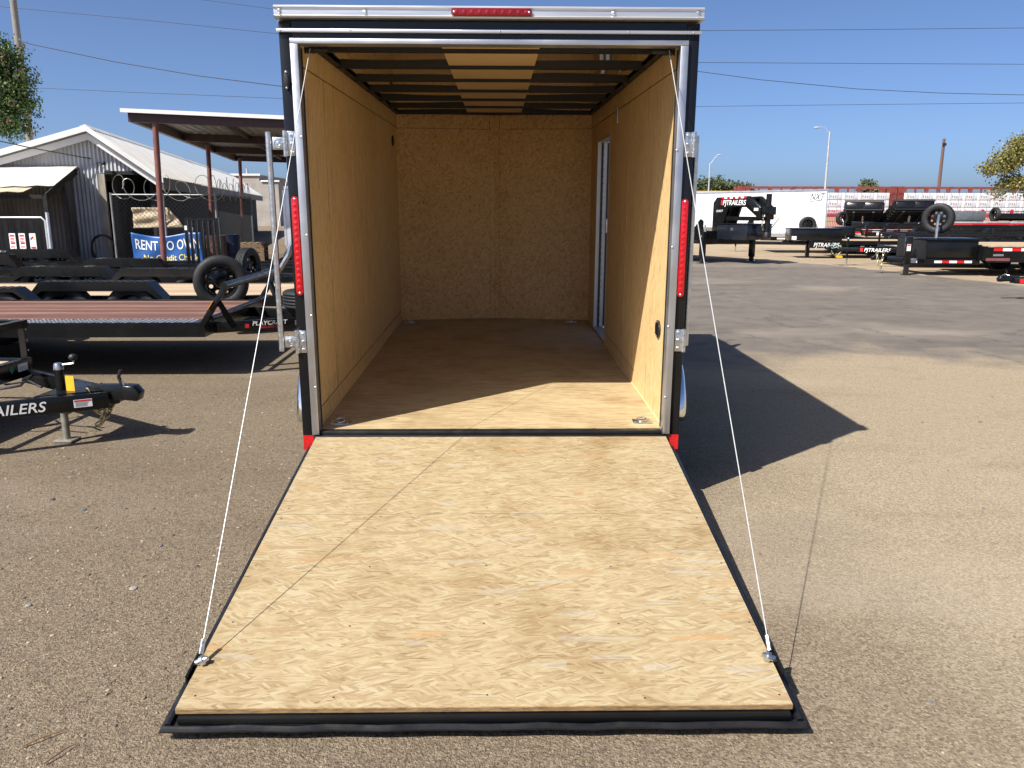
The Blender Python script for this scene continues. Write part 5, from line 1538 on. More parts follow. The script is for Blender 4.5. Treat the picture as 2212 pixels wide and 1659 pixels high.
MB().box(0.12, 1.40, 0.10, 0.98, 0.46, 0.90).build('toolbox', black, bt_, bevel=0.012)
MB().box(0.08, 1.44, 0.06, 1.02, 0.9005, 0.95).build('toolbox_lid', black, bt_, bevel=0.008)
MB().box(1.4005, 1.46, -0.6, 0.95, 0.42, 0.89).build('toolbox_end', blackdull, bt_)
MB().box(0.15, 1.45, 0.985, 1.0, 0.30, 0.44).build('side_skirt', black, bt_)
tape_run(bt_, (1.20, 1.001, 0.36), (0.25, 1.001, 0.36), 5, (0, 1, 0), 0.06, 1)
lg = MB().box(1.68, 1.82, 0.62, 0.76, 0.30, 0.98).build('jack_leg', black, bt_, bevel=0.008)
MB().box(1.70, 1.80, 0.64, 0.74, 0.0, 0.2995).build('leg_ram', blackdull, lg)
MB().box(1.66, 1.84, 0.58, 0.80, 0.004, 0.018).build('leg_foot', blackdull, lg)
sticker(lg, (1.82, 0.7605, 0.62), (-1, 0, 0), (0, 0, 1), 0.10, 0.17, decal_red)
sticker(bt_, (1.55, 0.45, 0.30), (-0.92, 0.38, 0), (0, 0, 1), 0.16, 0.12, None)
coupler(bt_, 2.35, 0.40)
chain('safety_chain', bt_, sag((2.12, 0.12, 0.55), (2.16, 0.13, 0.12), 0.02), link_l=0.085, r=0.011)
chain('safety_chain', bt_, sag((2.28, 0.08, 0.55), (2.24, 0.15, 0.22), 0.02), link_l=0.085, r=0.011)
MB().tube([(1.72, 0.7, 0.96), (1.92, 0.6, 0.72), (2.05, 0.4, 0.62), (2.1, 0.2, 0.48)], 0.014, 6).build('wiring_loom', blackdull, bt_, smooth=True)
MB().tube([(1.20, 0.95, 0.955), (1.20, 0.95, 1.35), (1.08, 0.75, 1.52)], 0.035, 8).build('spare_post', galv, bt_, smooth=True)
wheel(bt_, (0.98, 0.52, 1.44), (0.62, 0.78, 0.0), 0.385, 0.25, name='spare_wheel')
sticker(bt_, (-0.15, HW + 0.001, 0.52), (-1, 0, 0), (0, 0, 1), 0.26, 0.05, None, lines=2, base=alu)
sticker(bt_, (0.02, HW + 0.001, 0.40), (-1, 0, 0), (0, 0, 1), 0.60, 0.07, None, lines=1, base=pmat('plate_dull_red', (0.16, 0.05, 0.05), 0.5))
for s in (-1, 1):
    for x in (-3.2, -4.2):
        wheel(bt_, (x, s * 0.95, 0.38), (0, s, 0), 0.38, 0.24)
trap_fender(bt_, -5.0, -2.4, 0.75, 1.19, 0.98, 0.80, 0.4, black)
MB().bar((-1.35, HW - 0.1, 0.36), (-1.75, HW - 0.1, 0.10), 0.12, 0.08).build('ramp_foot', galv, bt_)
# hitch poking in at the right edge
eh = flat_trailer('flatbed_trailer', 'black trailer hitch with red and white tape poking in at right edge', (11.30, 10.5, 0), PI - R(4), 5.0, 1.9, 0.5, deck_tan, 1.7, ax=-2.8, zt=0.75, jk=False, cz=0.36)
a_, b2_ = Vector((1.50, 0.09, 0.36)), Vector((0.2, 0.62, 0.36))
n_ = Vector((0.38, 0.925, 0))
tape_run(eh, a_ + n_ * 0.04, b2_ + n_ * 0.04, 8, n_, 0.075, 0)
chain('safety_chain', eh, sag((1.35, 0.1, 0.30), (0.7, 0.2, 0.25), 0.12), mat=blackdull, link_l=0.07, r=0.009)

# ------------------------------------------------------------------ right: dump trailers with raised beds
def dump_trailer(label, px, Y, rz, tilt=0.30, W=2.05):
    p = at(px, 495, Y)
    r = thing('dump_trailer', label, 'trailer', (p.x, Y, 0), rz)
    # local +x forwards (towards camera)
    m = MB()
    for s in (-1, 1):
        m.box(-4.6, 0.0, s * 0.55 - 0.06, s * 0.55 + 0.06, 0.45, 0.66)
    m.box(-0.1, 0.0, -0.9, 0.9, 0.45, 0.66)
    m.build('frame', black, r)
    for s in (-1, 1):
        MB().bar((0, s * 0.8, 0.5), (1.5, s * 0.05, 0.5), 0.07, 0.14).build('tongue_beam', black, r)
        for x in (-2.6, -3.5):
            wheel(r, (x, s * 1.05, 0.38), (0, s, 0), 0.38, 0.22, detail=False)
    coupler(r, 1.7, 0.52)
    MB().box(0.05, 0.55, -0.6, 0.6, 0.58, 0.98).build('pump_box', black, r, bevel=0.01)
    jack(r, 1.2, 0, 0.9, 0)
    T_ = Matrix.Translation((-4.5, 0, 0.56)) @ Matrix.Rotation(-tilt, 4, 'Y')
    bed = MB()
    h = W / 2
    bed.box(0, 4.4, -h, h, 0, 0.06, T_)
    for k in range(8):
        bed.box(0.2 + k * 0.56, 0.28 + k * 0.56, -h, h, -0.1, -0.001, T_)
    bed.box(0, 4.4, -0.6, -0.48, -0.16, -0.101, T_); bed.box(0, 4.4, 0.48, 0.6, -0.16, -0.101, T_)
    bo_ = bed.build('bed_floor', blackdull, r)
    for s in (-1, 1):
        MB().box(0, 4.4, min(s * (h - 0.03), s * (h + 0.03)), max(s * (h - 0.03), s * (h + 0.03)), 0.0605, 0.50, T_).build('bed_side', black, r)
        for k in range(6):
            MB().box(0.1 + k * 0.8, 0.2 + k * 0.8, min(s * (h + 0.031), s * (h + 0.09)), max(s * (h + 0.031), s * (h + 0.09)), 0.0, 0.48, T_).build('side_rib', black, r)
    MB().box(4.36, 4.44, -h + 0.031, h - 0.031, 0.0605, 0.50, T_).build('bed_front', black, r)
    MB().box(4.4, 4.52, -h - 0.05, h + 0.05, 0.44, 0.56, T_).build('tarp_housing', blackdull, r)
    MB().box(4.441, 4.47, -h + 0.06, -0.06, 0.10, 0.42, T_).build('front_panel', black, r, bevel=0.01)
    MB().box(4.441, 4.47, 0.06, h - 0.06, 0.10, 0.42, T_).build('front_panel', black, r, bevel=0.01)
    MB().cyl((-1.6, 0, 0.6), T_ @ Vector((3.4, 0, -0.1)), 0.06, 10).build('lift_ram', galv, r, smooth=True)
    return r
d1 = dump_trailer('black dump trailer with bed tipped up, left of the two', 1862, 44.0, -PI / 2 - R(24), 0.25)
wheel(d1, (0.5, -1.15, 1.15), (0.75, 0.65, 0), 0.40, 0.24, name='spare_wheel')
MB().tube([(0.75, -1.05, 0.6), (0.75, -1.05, 0.95), (0.6, -1.15, 1.12)], 0.035, 6).build('spare_post', galv, d1)
d2 = dump_trailer('black dump trailer with bed tipped higher and skewed, right of the two', 1972, 42.0, -PI / 2 - R(15), 0.26)
# red-framed trailers between
rf = flat_trailer('equipment_trailer', 'low red-framed trailer with red and white tape between the dump trailers', (xat(1835, 33.0), 33.6, 0), LFT, 6.5, 2.0, 0.74, deck_tan, 1.2, ax=-2.2, zt=1.05, frame=red_frame, fend_t=black, jk=False, skirt=0.2)
tape_run(rf, (-0.6, 1.063, 0.72), (-3.4, 1.063, 0.72), 9, (0, 1, 0), 0.11, 0)
rg = flat_trailer('equipment_trailer', 'black and red drive-over trailer with long red rail behind the raised spare', (xat(1960, 29.0), 29.2, 0), LFT, 8.5, 2.1, 0.66, deck_tan, 1.4, ax=-4.0, zt=1.05, jk=False)
MB().prism([(-0.4, 0.70), (-1.1, 1.08), (-6.6, 1.08), (-7.2, 0.70)], 1, 1.37, 1.41).build('drive_over_side', black, rg)
MB().box(-6.6, -1.1, 1.10, 1.42, 1.085, 1.15).build('red_rail', red_frame, rg)
bk = flat_trailer('flatbed_trailer', 'plain black flatbed behind the toolbox trailer, right side', (xat(2060, 22.5), 23.4, 0), LFT, 7.0, 2.1, 0.80, deck_tan, 1.5, ax=-2.9, zt=1.02, jk=False)
m = MB(); m.box(-6.8, -1.2, 1.14, 1.19, 0.98, 1.05); m.build('top_rail', black, bk)
for k in range(6):
    MB().box(-6.6 + k * 1.06, -6.54 + k * 1.06, 1.145, 1.185, 0.815, 0.9795).build('rail_post', black, bk)
sticker(bk, (-2.2, 1.192, 0.99), (-1, 0, 0), (0, 0, 1), 0.16, 0.05, None, lines=1, base=yellow)
sk = flat_trailer('utility_trailer', 'black railed trailer standing between lettered trailers and red-railed one', (xat(1868, 25.6), 26.4, 0), LFT, 7.0, 2.0, 0.66, deck_tan, 1.5, ax=-3.4, zt=0.98, jk=False, skirt=0.2)
MB().box(-6.9, 0.0, 1.03, 1.07, 1.02, 1.10).build('top_rail', black, sk)
MB().box(-6.9, 0.0, 1.03, 1.06, 0.70, 0.86).build('side_board', black, sk)
for k in range(7):
    MB().box(-6.8 + k * 1.12, -6.74 + k * 1.12, 1.065, 1.10, 0.68, 1.0195).build('rail_post', black, sk)
MB().box(0.2, 0.9, -0.5, 0.6, 0.62, 1.02).build('front_box', black, sk, bevel=0.01)
sticker(sk, (-0.4, 1.0705, 0.74), (-1, 0, 0), (0, 0, 1), 0.2, 0.1, None)
# silver-fendered trailer, grey hopper, axle trailer
sv = flat_trailer('flatbed_trailer', 'pale aluminium trailer with white fender and ramp at right', (xat(2118, 33), 33.6, 0), LFT, 6.0, 2.0, 0.80, None, 1.3, ax=-1.8, zt=1.12, frame=pmat('alu_frame', (0.55, 0.57, 0.59), 0.4, 0.6, var=0.1), jk=False, fy=0.34)
MB().box(-3.6, -2.75, 1.0, 1.08, 1.0, 2.05).build('upright_ramp', pmat('alu_frame', (0.55, 0.57, 0.59), 0.4, 0.6, var=0.1), sv)
for k in range(6):
    MB().box(-3.55, -2.8, 1.0805, 1.10, 1.08 + k * 0.16, 1.14 + k * 0.16).build('ramp_slat', crate_m, sv)
wheel(sv, (-2.55, 1.45, 0.95), (0.2, 1, 0), 0.40, 0.24, name='spare_wheel')
hp_ = thing('grey_hopper', 'grey metal hopper bin wrapped in clear film behind the spare tyre', 'bin', (xat(2085, 36), 36, 0), 0)
zz0, zz1, zz2 = 0.75, zat(474, 36), zat(455, 36)
MB().prism([(-0.7, zz0), (0.75, zz0), (0.85, zz1), (-0.9, zz1)], 1, 0, 1.4).build('wrapped_load', crate_clear, hp_, bevel=0.03)
MB().prism([(-0.95, zz1 + 0.003), (0.9, zz1 + 0.003), (0.92, zz2), (-0.9, zz2)], 1, -0.05, 1.5).build('hopper', crate_m, hp_, bevel=0.02)
MB().box(-0.8, 0.8, 0, 1.4, 0.55, zz0 - 0.003).build('stand', blackdull, hp_)
for s in (-0.7, 0.7):
    MB().box(s - 0.05, s + 0.05, 0.2, 0.3, 0, 0.549).build('stand_leg', blackdull, hp_)
ax_ = thing('axle_trailer', 'small black roller with side tyre at far right behind pale trailer', 'trailer', (xat(2170, 38), 38, 0), 0)
wheel(ax_, (-0.62, 0, 1.42), (1, 0, 0), 0.38, 0.22, detail=False)
MB().cyl((-0.5, 0, 1.30), (1.6, 0, 1.30), 0.19, 14).build('roller', black, ax_, smooth=True)
MB().box(-0.7, 1.6, -0.4, 0.4, 0.75, 1.0).build('chassis', black, ax_)
for x in (-0.5, 1.4):
    MB().box(x - 0.06, x + 0.06, -0.3, 0.3, 0.0, 0.7495).build('stand', black, ax_)
# orange barrier and drum
ob = thing('orange_barrier', 'bright orange plastic barrier left of the tipped dump trailer', 'barrier', (xat(1800, 46), 46, 0), 0)
MB().prism([(-0.25, 0), (0.25, 0), (0.12, 0.3), (0.10, 0.62), (-0.10, 0.62), (-0.12, 0.3)], 0, -0.42, 0.42).build('barrier_body', orange, ob, bevel=0.03)
MB().box(-0.5, 0.5, -0.33, 0.33, 0.0, 0.02).build('barrier_foot', orange, ob)
od = thing('traffic_drum', 'orange and white traffic drum by the red fence post', 'drum', (xat(2148, 50), 50, 0), 0)
for k in range(4):
    MB().lathe([(0.30 - 0.03 * k, 0.32 * k), (0.27 - 0.03 * k, 0.32 * k + 0.318)], (0, 0, 0.0), (0, 0, 1), 16).build('drum_band', (orange, tape_white)[k % 2], od, smooth=True)
MB().lathe([(0.001, 1.28), (0.15, 1.28), (0.15, 1.27)], (0, 0, 0), (0, 0, 1), 16).build('drum_top', orange, od)

# ------------------------------------------------------------------ right: red picket fence and rail cars
FYR = 62.0
zf_ = zat(453, FYR)
rfn = thing('picket_fence', 'red steel picket fence along the back of the yard', 'fence', (0, FYR, 0))
fx0, fx1 = xat(1580, FYR), xat(2300, FYR)
m = MB()
n = int((fx1 - fx0) / 0.14)
for k in range(n):
    x = fx0 + 0.14 * k
    m.box(x, x + 0.03, -0.015, 0.015, 0.08, zf_)
stuff(m.build('pickets', fence_red, rfn))
for z in (0.3, zf_ - 0.22, zf_ - 0.03):
    MB().box(fx0, fx1, -0.045, -0.0155, z - 0.03, z + 0.03).build('fence_rail', fence_red, rfn)
for px in (1640, 1700, 1760, 1820, 1880, 1940, 1995, 2050, 2117, 2180, 2240):
    x = xat(px, FYR)
    MB().box(x - 0.09, x + 0.09, -0.08, 0.06, 0, zf_ + 0.12).build('fence_post', fence_red, rfn)
RY = 112.0
def rail_car(label, px0, px1, zb=1.0):
    x0, x1 = xat(px0, RY, 430), xat(px1, RY, 430)
    zt0 = zat(401, RY)
    r = thing('rail_car', label, 'rail car', (x0, RY, 0), 0)
    W = x1 - x0
    MB().box(0, W, -1.4, 1.4, zb - 0.35, zb).build('deck', rail_red, r)
    MB().box(0, W, -0.12, 0.12, zt0 - 0.32, zt0).build('top_chord', rail_red, r)
    MB().box(0, W, -0.11, 0.11, zb + 0.001, zb + 0.25).build('bottom_chord', rail_red, r)
    nb_ = int(W / 1.55)
    for k in range(nb_ + 1):
        x = W * k / nb_
        if k % 2:
            MB().prism([(x - 0.30, zt0 - 0.321), (x + 0.30, zt0 - 0.321), (x + 0.20, zt0 - 1.3), (x + 0.16, zb + 0.26), (x - 0.16, zb + 0.26), (x - 0.20, zt0 - 1.3)], 1, -0.09, 0.09).build('truss_post', rail_red, r)
        else:
            MB().box(x - 0.10, x + 0.10, -0.09, 0.09, zb + 0.26, zt0 - 0.321).build('truss_post', rail_red, r)
    for x in (0, W - 0.8):
        e_ = MB().box(x, x + 0.8, -1.4, 1.4, zb + 0.26, zt0 - 0.002).build('end_bulkhead', rail_red, r)
        for z in (0.25, 0.5, 0.75):
            MB().box(x + 0.06, x + 0.74, -1.46, -1.4005, zb + (zt0 - zb) * z - 0.06, zb + (zt0 - zb) * z + 0.06).build('bulkhead_rib', rail_red, e_)
        MB().box(x + 0.33, x + 0.47, -1.46, -1.4005, zb + 0.3, zt0 - 0.05).build('bulkhead_rib', rail_red, e_)
    for x in (2.2, W - 2.2):
        for dx in (-0.9, 0.9):
            MB().cyl((x + dx, -0.9, 0.45), (x + dx, 0.9, 0.45), 0.45, 18).build('rail_wheel', blackdull, r)
    return r, x0, W, zb, zt0
ROWS = ('bottom', 'middle', 'top')
ORD = ('first', 'second', 'third', 'fourth', 'fifth', 'sixth', 'seventh', 'eighth', 'ninth', 'tenth', 'eleventh', 'twelfth')
def load_car(x0, W, zb, zt0, lab, grp, cols, pz):
    """three courses of wrapped lumber bundles in front of the truss"""
    h = (zat(415, RY) - zb) / 3 if pz is None else pz
    L_ = (W - 1.9) / cols
    first = None
    for j in range(3):
        for i in range(cols):
            if first is None:
                r = thing('lumber_bundle', lab, 'lumber', (0, 0, 0), 0, grp)
                MB().box(0.03, L_ - 0.03, -1.35, -0.14, 0.06, h - 0.015).build('wrapped_stack', lumber_wrap, r, bevel=0.02)
                for q in (0.22, 0.75):
                    MB().box(L_ * q - 0.05, L_ * q + 0.05, -1.355, -1.3505, 0.06, h - 0.02).build('strap', pmat('wrap_seam', (0.30, 0.32, 0.35), 0.5), r)
                MB().box(0.1, L_ - 0.1, -1.36, -0.3, 0.0, 0.055).build('bearer', strap_m, r)
                for q in range(3):
                    MB().box(L_ * (0.28 + 0.15 * q), L_ * (0.36 + 0.15 * q), -1.354, -1.3505, h * 0.35, h * 0.62).build('print', blueprint if cols < 9 else pmat('print_grey', (0.2, 0.2, 0.2), 0.6), r)
                first = r
            else:
                r = copy_tree(first)
            r.location = (x0 + 0.95 + L_ * i, RY, zb + 0.02 + h * j)
            r['label'] = 'white wrapped lumber bundle, %s row, %s from the left on the %s rail car' % (ROWS[j], ORD[i], lab)
c1 = rail_car('brown-red centre-beam rail car loaded with white lumber behind white trailer', 1590, 1926)
load_car(*c1[1:], 'left-hand brown-red', 'lumber bundles on left rail car', 9, None)
c2 = rail_car('brown-red centre-beam rail car loaded with white lumber behind right-hand tree', 1928, 2330)
load_car(*c2[1:], 'right-hand brown-red', 'lumber bundles on right rail car', 12, None)
# a shorter yellow-framed car with printed wraps at left
c3 = thing('rail_car', 'yellow-ended rail car carrying lumber with blue printed wrap, beyond gooseneck', 'rail car', (xat(1440, RY), RY + 6, 0), 0)
wl = xat(1578, RY + 6, 430) - xat(1440, RY, 430)
z9 = zat(411, RY + 6)
MB().box(0, wl, -1.3, 1.3, 0.7, 1.05).build('deck', pmat('car_yellow', (0.45, 0.26, 0.06), 0.6, var=0.2), c3)
MB().box(wl - 0.5, wl, -1.3, 1.3, 1.051, z9).build('end_bulkhead', pmat('car_yellow', (0.45, 0.26, 0.06), 0.6, var=0.2), c3)
MB().box(0, wl - 0.501, -0.1, 0.1, z9 - 0.3, z9).build('top_chord', pmat('car_yellow', (0.45, 0.26, 0.06), 0.6, var=0.2), c3)
for j in range(3):
    for i in range(2):
        r = thing('lumber_bundle', 'white lumber bundle with blue print, %s row, %s on yellow-ended rail car' % (ROWS[j], ('left', 'right')[i]), 'lumber', (xat(1440, RY) + 0.3 + i * (wl - 1) / 2, RY + 6, 1.07 + j * (z9 - 1.4) / 3), 0, 'blue printed lumber bundles')
        L_ = (wl - 1) / 2; h = (z9 - 1.4) / 3
        MB().box(0.03, L_ - 0.03, -1.35, -0.12, 0.03, h - 0.02).build('wrapped_stack', lumber_wrap, r, bevel=0.02)
        for q in range(3):
            text('print', 'SP', blueprint, r, (L_ * (0.08 + 0.33 * q), -1.353, h * 0.25), (1, 0, 0), (0, 0, 1), h * 0.75, 0.2, 0.03, 0.001)

# ------------------------------------------------------------------ poles and wires
def street_lamp(label, px, Y, pytop, arm_px, pyarm, r0=0.11):
    b = at(px, 500, Y); zt0 = zat(pytop, Y); xt = xat(px, Y, pytop)
    ax0 = xat(arm_px, Y, pyarm) - xt; az = zat(pyarm, Y)
    t = thing('street_lamp', label, 'street lamp', (xt, Y, 0), 0)
    MB().tube([(0, 0, 0), (0, 0, zt0 * 0.5), (0, 0, zt0)], [r0, r0 * 0.8, r0 * 0.55], 10).build('pole', pole_grey, t, smooth=True)
    s = 1 if ax0 > 0 else -1
    MB().tube([(0, 0, zt0 - 0.25), (ax0 * 0.4, 0, az + (0.02 if s < 0 else -0.5)), (ax0 * 0.75, 0, az + 0.03), (ax0 * 0.86, 0, az)], r0 * 0.35, 8).build('arm', pole_grey, t, smooth=True)
    MB().ball((ax0 * 0.95, 0, az), 0.4 * abs(ax0) / 2.4 + 0.1, 10, (1, 0.45, 0.28)).build('lamp_head', pole_grey, t, smooth=True)
    return t
street_lamp('grey street lamp with arm to the left above white trailer end', 1793, 62, 281, 1764, 273)
street_lamp('pale street lamp with arm to the right, further off beside the black trailer', 1534, 105, 350, 1556, 333, 0.14)
up_ = thing('utility_pole', 'brown wooden utility pole rising behind the rail cars', 'utility pole', (xat(2034, 130, 350), 130, 0), 0)
MB().cyl((0, 0, 0), (0, 0, zat(296, 130)), 0.30, 10, 0.22).build('pole', pole_wood, up_, smooth=True)
MB().box(-0.3, 0.3, -0.34, -0.28, zat(312, 130), zat(306, 130)).build('bracket', blackdull, up_)
lp = thing('utility_pole', 'grey utility pole behind the leafy tree at left edge', 'utility pole', (xat(62, 32, 280), 32, 0), 0)
MB().cyl((0, 0, 0), (0, 0, zat(-60, 32)), 0.17, 10, 0.13).build('pole', pmat('pole_weathered', (0.20, 0.18, 0.165), 0.8, var=0.25, scale=8, stretch=(6, 6, 0.6)), lp, smooth=True)
def wire(label, pts, Y, r, name='power_line'):
    P = [at(px, py, Y if not isinstance(Y, tuple) else Y[0] + (Y[1] - Y[0]) * k / (len(pts) - 1)) for k, (px, py) in enumerate(pts)]
    out = []
    for k in range(len(P) - 1):
        for q in range(4):
            out.append(P[k].lerp(P[k + 1], q / 4))
    out.append(P[-1])
    tag(MB().tube(out, r, 5).build(name, line_m if r > 0.012 else wire_m), label, 'power line', 'power lines across the sky')
wire('uppermost overhead line, entering at top edge left of the trailer roof', [(380, -8), (600, 21), (820, 38), (1250, 58)], 45, 0.011)
wire('overhead line from the left top corner to the trailer roof corner', [(-60, 8), (20, 16), (310, 43), (612, 74), (900, 98)], 45, 0.013)
wire('thick dark overhead line slanting down from the leafy tree', [(40, 88), (70, 96), (250, 134), (430, 164), (620, 188), (800, 204)], 38, 0.020)
wire('lowest left overhead line just above the canopy', [(60, 189), (300, 200), (620, 213), (900, 222)], 60, 0.018)
wire('uppermost right overhead line, level with the trailer drip rail', [(1300, 66), (1520, 66), (1850, 64), (2250, 60)], 70, 0.020)
wire('second right overhead line', [(1300, 135), (1510, 135), (1850, 137), (2250, 139)], 70, 0.020)
wire('sagging twisted right overhead line', [(1420, 140), (1507, 154), (1640, 172), (1850, 192), (2030, 201), (2250, 206)], 50, 0.018)
wire('lowest right overhead line', [(1300, 231), (1510, 230), (1850, 226), (2250, 222)], 90, 0.022)
wire('service cable running along the shed gable to the wall bracket', [(-40, 296), (60, 318), (180, 340), (232, 348)], (19.0, 21.0), 0.016)

# ------------------------------------------------------------------ trees
def leaf_cloud(m, c, rad, n, size, seed, cl=22, spread=0.35):
    rnd = random.Random(seed)
    c = Vector(c)
    for q in range(max(1, n // cl)):
        while True:
            v = Vector((rnd.uniform(-1, 1), rnd.uniform(-1, 1), rnd.uniform(-1, 1)))
            if 0.1 < v.length < 1:
                break
        v *= (0.62 + 0.38 * rnd.random()) / max(v.length, 0.35)
        v = v * (v.length ** 0.2) if v.length else v
        cc = c + Vector((v.x * rad[0], v.y * rad[1], v.z * rad[2])) * rnd.uniform(0.45, 1.0)
        for k in range(cl):
            p = cc + Vector((rnd.gauss(0, 1), rnd.gauss(0, 1), rnd.gauss(0, 0.8))) * spread
            a = Vector((rnd.gauss(0, 1), rnd.gauss(0, 1), rnd.gauss(0, 1) - 0.3)).normalized()
            b = a.cross(Vector((rnd.gauss(0, 1), rnd.gauss(0, 1), rnd.gauss(0, 1)))).normalized()
            L_ = size * rnd.uniform(0.7, 1.4); W_ = L_ * rnd.uniform(0.3, 0.45)
            m.add([p, p + a * L_ * 0.5 + b * W_, p + a * L_, p + a * L_ * 0.5 - b * W_], [(0, 1, 2, 3)])
def tree(name, label, base, trunk_top, blobs, mat, n, size, limbs=6, tr=0.16, seed=1, cl=22, spread=0.35, group=None, pods=0):
    t = thing(name, label, 'tree', base, 0, group)
    rnd = random.Random(seed)
    B, T_ = Vector((0, 0, 0)), Vector(trunk_top)
    tk = MB().tube([B, B.lerp(T_, 0.35) + Vector((0.1, 0.05, 0)), B.lerp(T_, 0.7) - Vector((0.06, 0, 0)), T_], [tr, tr * 0.8, tr * 0.65, tr * 0.5], 8).build('trunk', bark, t, smooth=True)
    for i in range(limbs):
        c = Vector(blobs[i % len(blobs)][0])
        tgt = c + Vector([rnd.uniform(-0.6, 0.6) * q for q in blobs[i % len(blobs)][1]])
        s0 = B.lerp(T_, rnd.uniform(0.6, 1.0))
        MB().tube([s0, s0.lerp(tgt, 0.5) + Vector((rnd.uniform(-.2, .2), rnd.uniform(-.2, .2), 0.15)), tgt], [tr * 0.4, tr * 0.25, tr * 0.08], 6).build('limb', bark, t, smooth=True)
    m = MB()
    vol = [b[1][0] * b[1][1] * b[1][2] for b in blobs]
    for i, (c, rad) in enumerate(blobs):
        leaf_cloud(m, c, rad, int(n * vol[i] / sum(vol)), size, seed * 31 + i, cl, spread)
    me = bpy.data.meshes.new('crown'); me.from_pydata(m.v, [], m.f); me.materials.append(mat)
    link('crown', me, t)
    if pods:
        m = MB()
        for i in range(pods):
            c, rad = rnd.choice(blobs)
            v = Vector((rnd.gauss(0, 1), rnd.gauss(0, 1), rnd.gauss(0, 0.6))).normalized()
            p = Vector(c) + Vector((v.x * rad[0], v.y * rad[1], v.z * rad[2]))
            for q in range(4):
                p2 = p + Vector((rnd.gauss(0, 0.06), rnd.gauss(0, 0.06), rnd.gauss(0, 0.06)))
                m.add([p2, p2 + Vector((0.025, 0, -0.06)), p2 + Vector((0, 0.01, -0.14)), p2 + Vector((-0.025, 0, -0.06))], [(0, 1, 2, 3)])
        stuff(m.build('seed_pods', pod, t))
    return t
def rel(px, py, Y, b):
    p = at(px, py, Y)
    return (p.x - b[0], p.y - b[1], p.z)
YT = 26.0
tbs = (at(-40, 500, YT).x, YT)
tree('leafy_tree', 'green leafy tree with dry brown pods at the left edge', (tbs[0], tbs[1], 0), rel(-30, 150, YT, tbs),
     [(rel(-20, 150, YT, tbs), (1.1, 1.0, 1.0)), (rel(10, 215, YT, tbs), (1.1, 1.0, 0.9)), (rel(20, 270, YT, tbs), (0.85, 0.9, 0.55)), (rel(52, 160, YT, tbs), (0.42, 0.6, 0.45)), (rel(62, 225, YT, tbs), (0.32, 0.5, 0.4)), (rel(-60, 80, YT, tbs), (1.0, 1.0, 0.8)), (rel(12, 120, YT, tbs), (0.75, 0.8, 0.6)), (rel(38, 190, YT, tbs), (0.5, 0.7, 0.5))], leaf_green, 19000, 0.085, 12, 0.14, 3, 20, 0.17, pods=34)
YT = 58.0
tbs = (at(2275, 500, YT).x, YT)
tree('olive_tree', 'sparse yellow-green tree overhanging the rail cars at the right edge', (tbs[0], tbs[1], 0), rel(2255, 380, YT, tbs),
     [(rel(2180, 345, YT, tbs), (1.5, 1.4, 1.0)), (rel(2210, 320, YT, tbs), (1.6, 1.4, 1.1)), (rel(2140, 365, YT, tbs), (0.9, 1.0, 0.6)), (rel(2185, 395, YT, tbs), (1.2, 1.2, 0.8)), (rel(2240, 400, YT, tbs), (1.4, 1.2, 1.0)), (rel(2155, 420, YT, tbs), (0.6, 0.7, 0.35))], leaf_olive, 9000, 0.17, 12, 0.2, 5, 16, 0.24)
far_trees = [(1520, 398, 30, 22), (1552, 395, 28, 20), (1585, 400, 26, 16), (1612, 404, 18, 12), (1878, 398, 24, 15), (1490, 402, 26, 18)]
for i, (px, py, rx, rz_) in enumerate(far_trees):
    Y = 200.0
    k_ = Y / FPX
    b = (at(px, 452, Y).x, Y)
    c = rel(px, py + 6, Y, b)
    lab = ['leftmost far green tree beyond the yellow-ended rail car', 'tallest far green tree beyond the lumber rail cars', 'far green tree left of the rail car truss', 'smallest far green tree fading out at the truss', 'lone round far tree above the rail car near lamp pole', 'far green tree nearly hidden behind the black trailer'][i]
    tree('far_tree', lab, (b[0], b[1], 0), (0, 0, max(1.5, c[2] - 1)), [(c, (rx * k_, rx * k_, rz_ * k_)), ((c[0], c[1], c[2] - rz_ * k_), (rx * k_ * 0.9, rx * k_, rz_ * k_))], leaf_far, 2600, 0.55, 3, 0.35, 11 + i, 14, 0.5, group='far trees on the horizon')

# ------------------------------------------------------------------ loose stones and twigs on the ground
rnd = random.Random(5)
ico_v = []; ph_ = (1 + 5 ** 0.5) / 2
for a in (-1, 1):
    for b in (-ph_, ph_):
        ico_v += [(0, a, b), (a, b, 0), (b, 0, a)]
bm = bmesh.new()
for v in ico_v:
    bm.verts.new(Vector(v).normalized())
bmesh.ops.convex_hull(bm, input=bm.verts)
bm.verts.index_update()
iv = [v.co.copy() for v in bm.verts]; if_ = [tuple(v.index for v in f.verts) for f in bm.faces]
bm.free()
def stones(name, n, smin, smax, mat, region, seed):
    rnd = random.Random(seed)
    m = MB()
    k = 0
    while k < n:
        x, y = region(rnd)
        if -1.08 < x < 1.08 and -2.24 < y < 5:
            continue
        k += 1
        s = smin * (smax / smin) ** (rnd.random() ** 2.2)
        sc = (s * rnd.uniform(0.8, 1.4), s * rnd.uniform(0.7, 1.2), s * rnd.uniform(0.35, 0.65))
        a = rnd.uniform(0, 2 * PI); ca, sa = math.cos(a), math.sin(a)
        vs = []
        for v in iv:
            p = (v.x * sc[0] * rnd.uniform(0.85, 1.12), v.y * sc[1] * rnd.uniform(0.85, 1.12), v.z * sc[2])
            vs.append((x + p[0] * ca - p[1] * sa, y + p[0] * sa + p[1] * ca, p[2] + sc[2] * 0.35))
        m.add(vs, if_)
    me = bpy.data.meshes.new(name); me.from_pydata(m.v, [], m.f); me.materials.append(mat)
    o = link(name, me)
    return stuff(o)
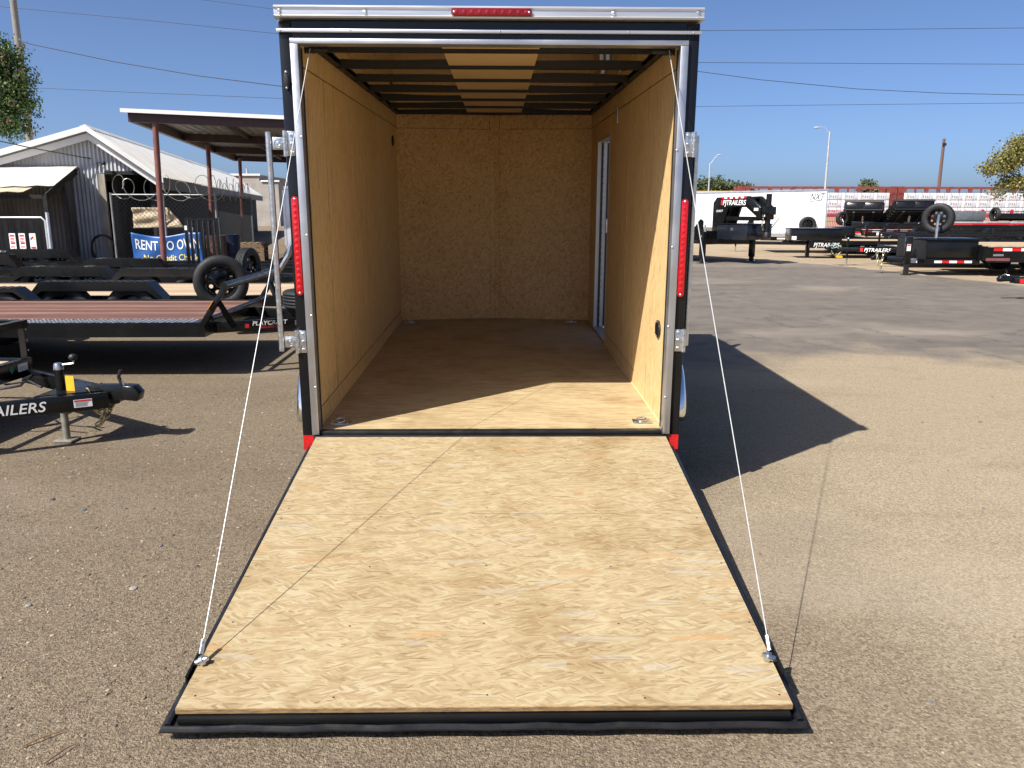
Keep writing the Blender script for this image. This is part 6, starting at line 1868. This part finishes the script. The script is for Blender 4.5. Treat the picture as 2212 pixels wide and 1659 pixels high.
def stone_mat(name, a, b_, c):
    m, t, b = nt(name)
    gi = node(t, 'NewGeometry')
    t.links.new(ramp(t, gi.outputs['Random Per Island'], [(0.0, a), (0.55, b_), (1.0, c)]), b.inputs['Base Color'])
    b.inputs['Roughness'].default_value = 0.85
    return m
grav = stone_mat('gravel', (0.07, 0.057, 0.045), (0.19, 0.15, 0.11), (0.36, 0.30, 0.23))
def reg_left(r):
    return (-1.0 - 4.0 * r.random() ** 1.1, -3.6 + 6.5 * r.random() ** 1.3)
def reg_right(r):
    return (1.0 + 5.5 * r.random(), -3.6 + 6.5 * r.random() ** 1.2)
def reg_near(r):
    return (-2.6 + 5.2 * r.random(), -3.7 + 1.5 * r.random())
o = stones('gravel', 12000, 0.0022, 0.0095, grav, reg_left, 1); o['label'] = 'loose gravel chippings scattered left of the trailer'; o['category'] = 'gravel'
o = stones('gravel', 2500, 0.002, 0.007, grav, reg_right, 2); o['label'] = 'loose gravel chippings scattered right of the trailer'; o['category'] = 'gravel'
o = stones('gravel', 4500, 0.002, 0.007, grav, reg_near, 3); o['label'] = 'loose gravel chippings in front of the ramp end'; o['category'] = 'gravel'
slate = stone_mat('slate_stone', (0.055, 0.060, 0.066), (0.12, 0.125, 0.13), (0.26, 0.24, 0.21))
o = stones('pebbles', 90, 0.008, 0.020, slate, lambda r: reg_left(r) if r.random() < 0.5 else reg_right(r), 9); o['label'] = 'scattered larger grey pebbles on the ground'; o['category'] = 'pebbles'
twig = pmat('dry_twig', (0.20, 0.11, 0.055), 0.8, var=0.3, scale=30)
for (a, b, lab) in (((95, 1655), (172, 1608), 'dry brown twig at the bottom left edge'), ((48, 1617), (150, 1580), 'thin dry twig above the other at bottom left')):
    d0, d1 = ray(*a), ray(*b)
    p0 = CAM - d0 * (CAM.z / d0.z); p1 = CAM - d1 * (CAM.z / d1.z)
    tag(MB().tube([p0 + Vector((0, 0, 0.008)), p0.lerp(p1, 0.4) + Vector((0.004, 0.004, 0.014)), p0.lerp(p1, 0.75) + Vector((-0.004, 0.003, 0.01)), p1 + Vector((0, 0, 0.005))], [0.0028, 0.0026, 0.0022, 0.001], 6).build('dry_twig', twig, smooth=True), lab, 'twig')
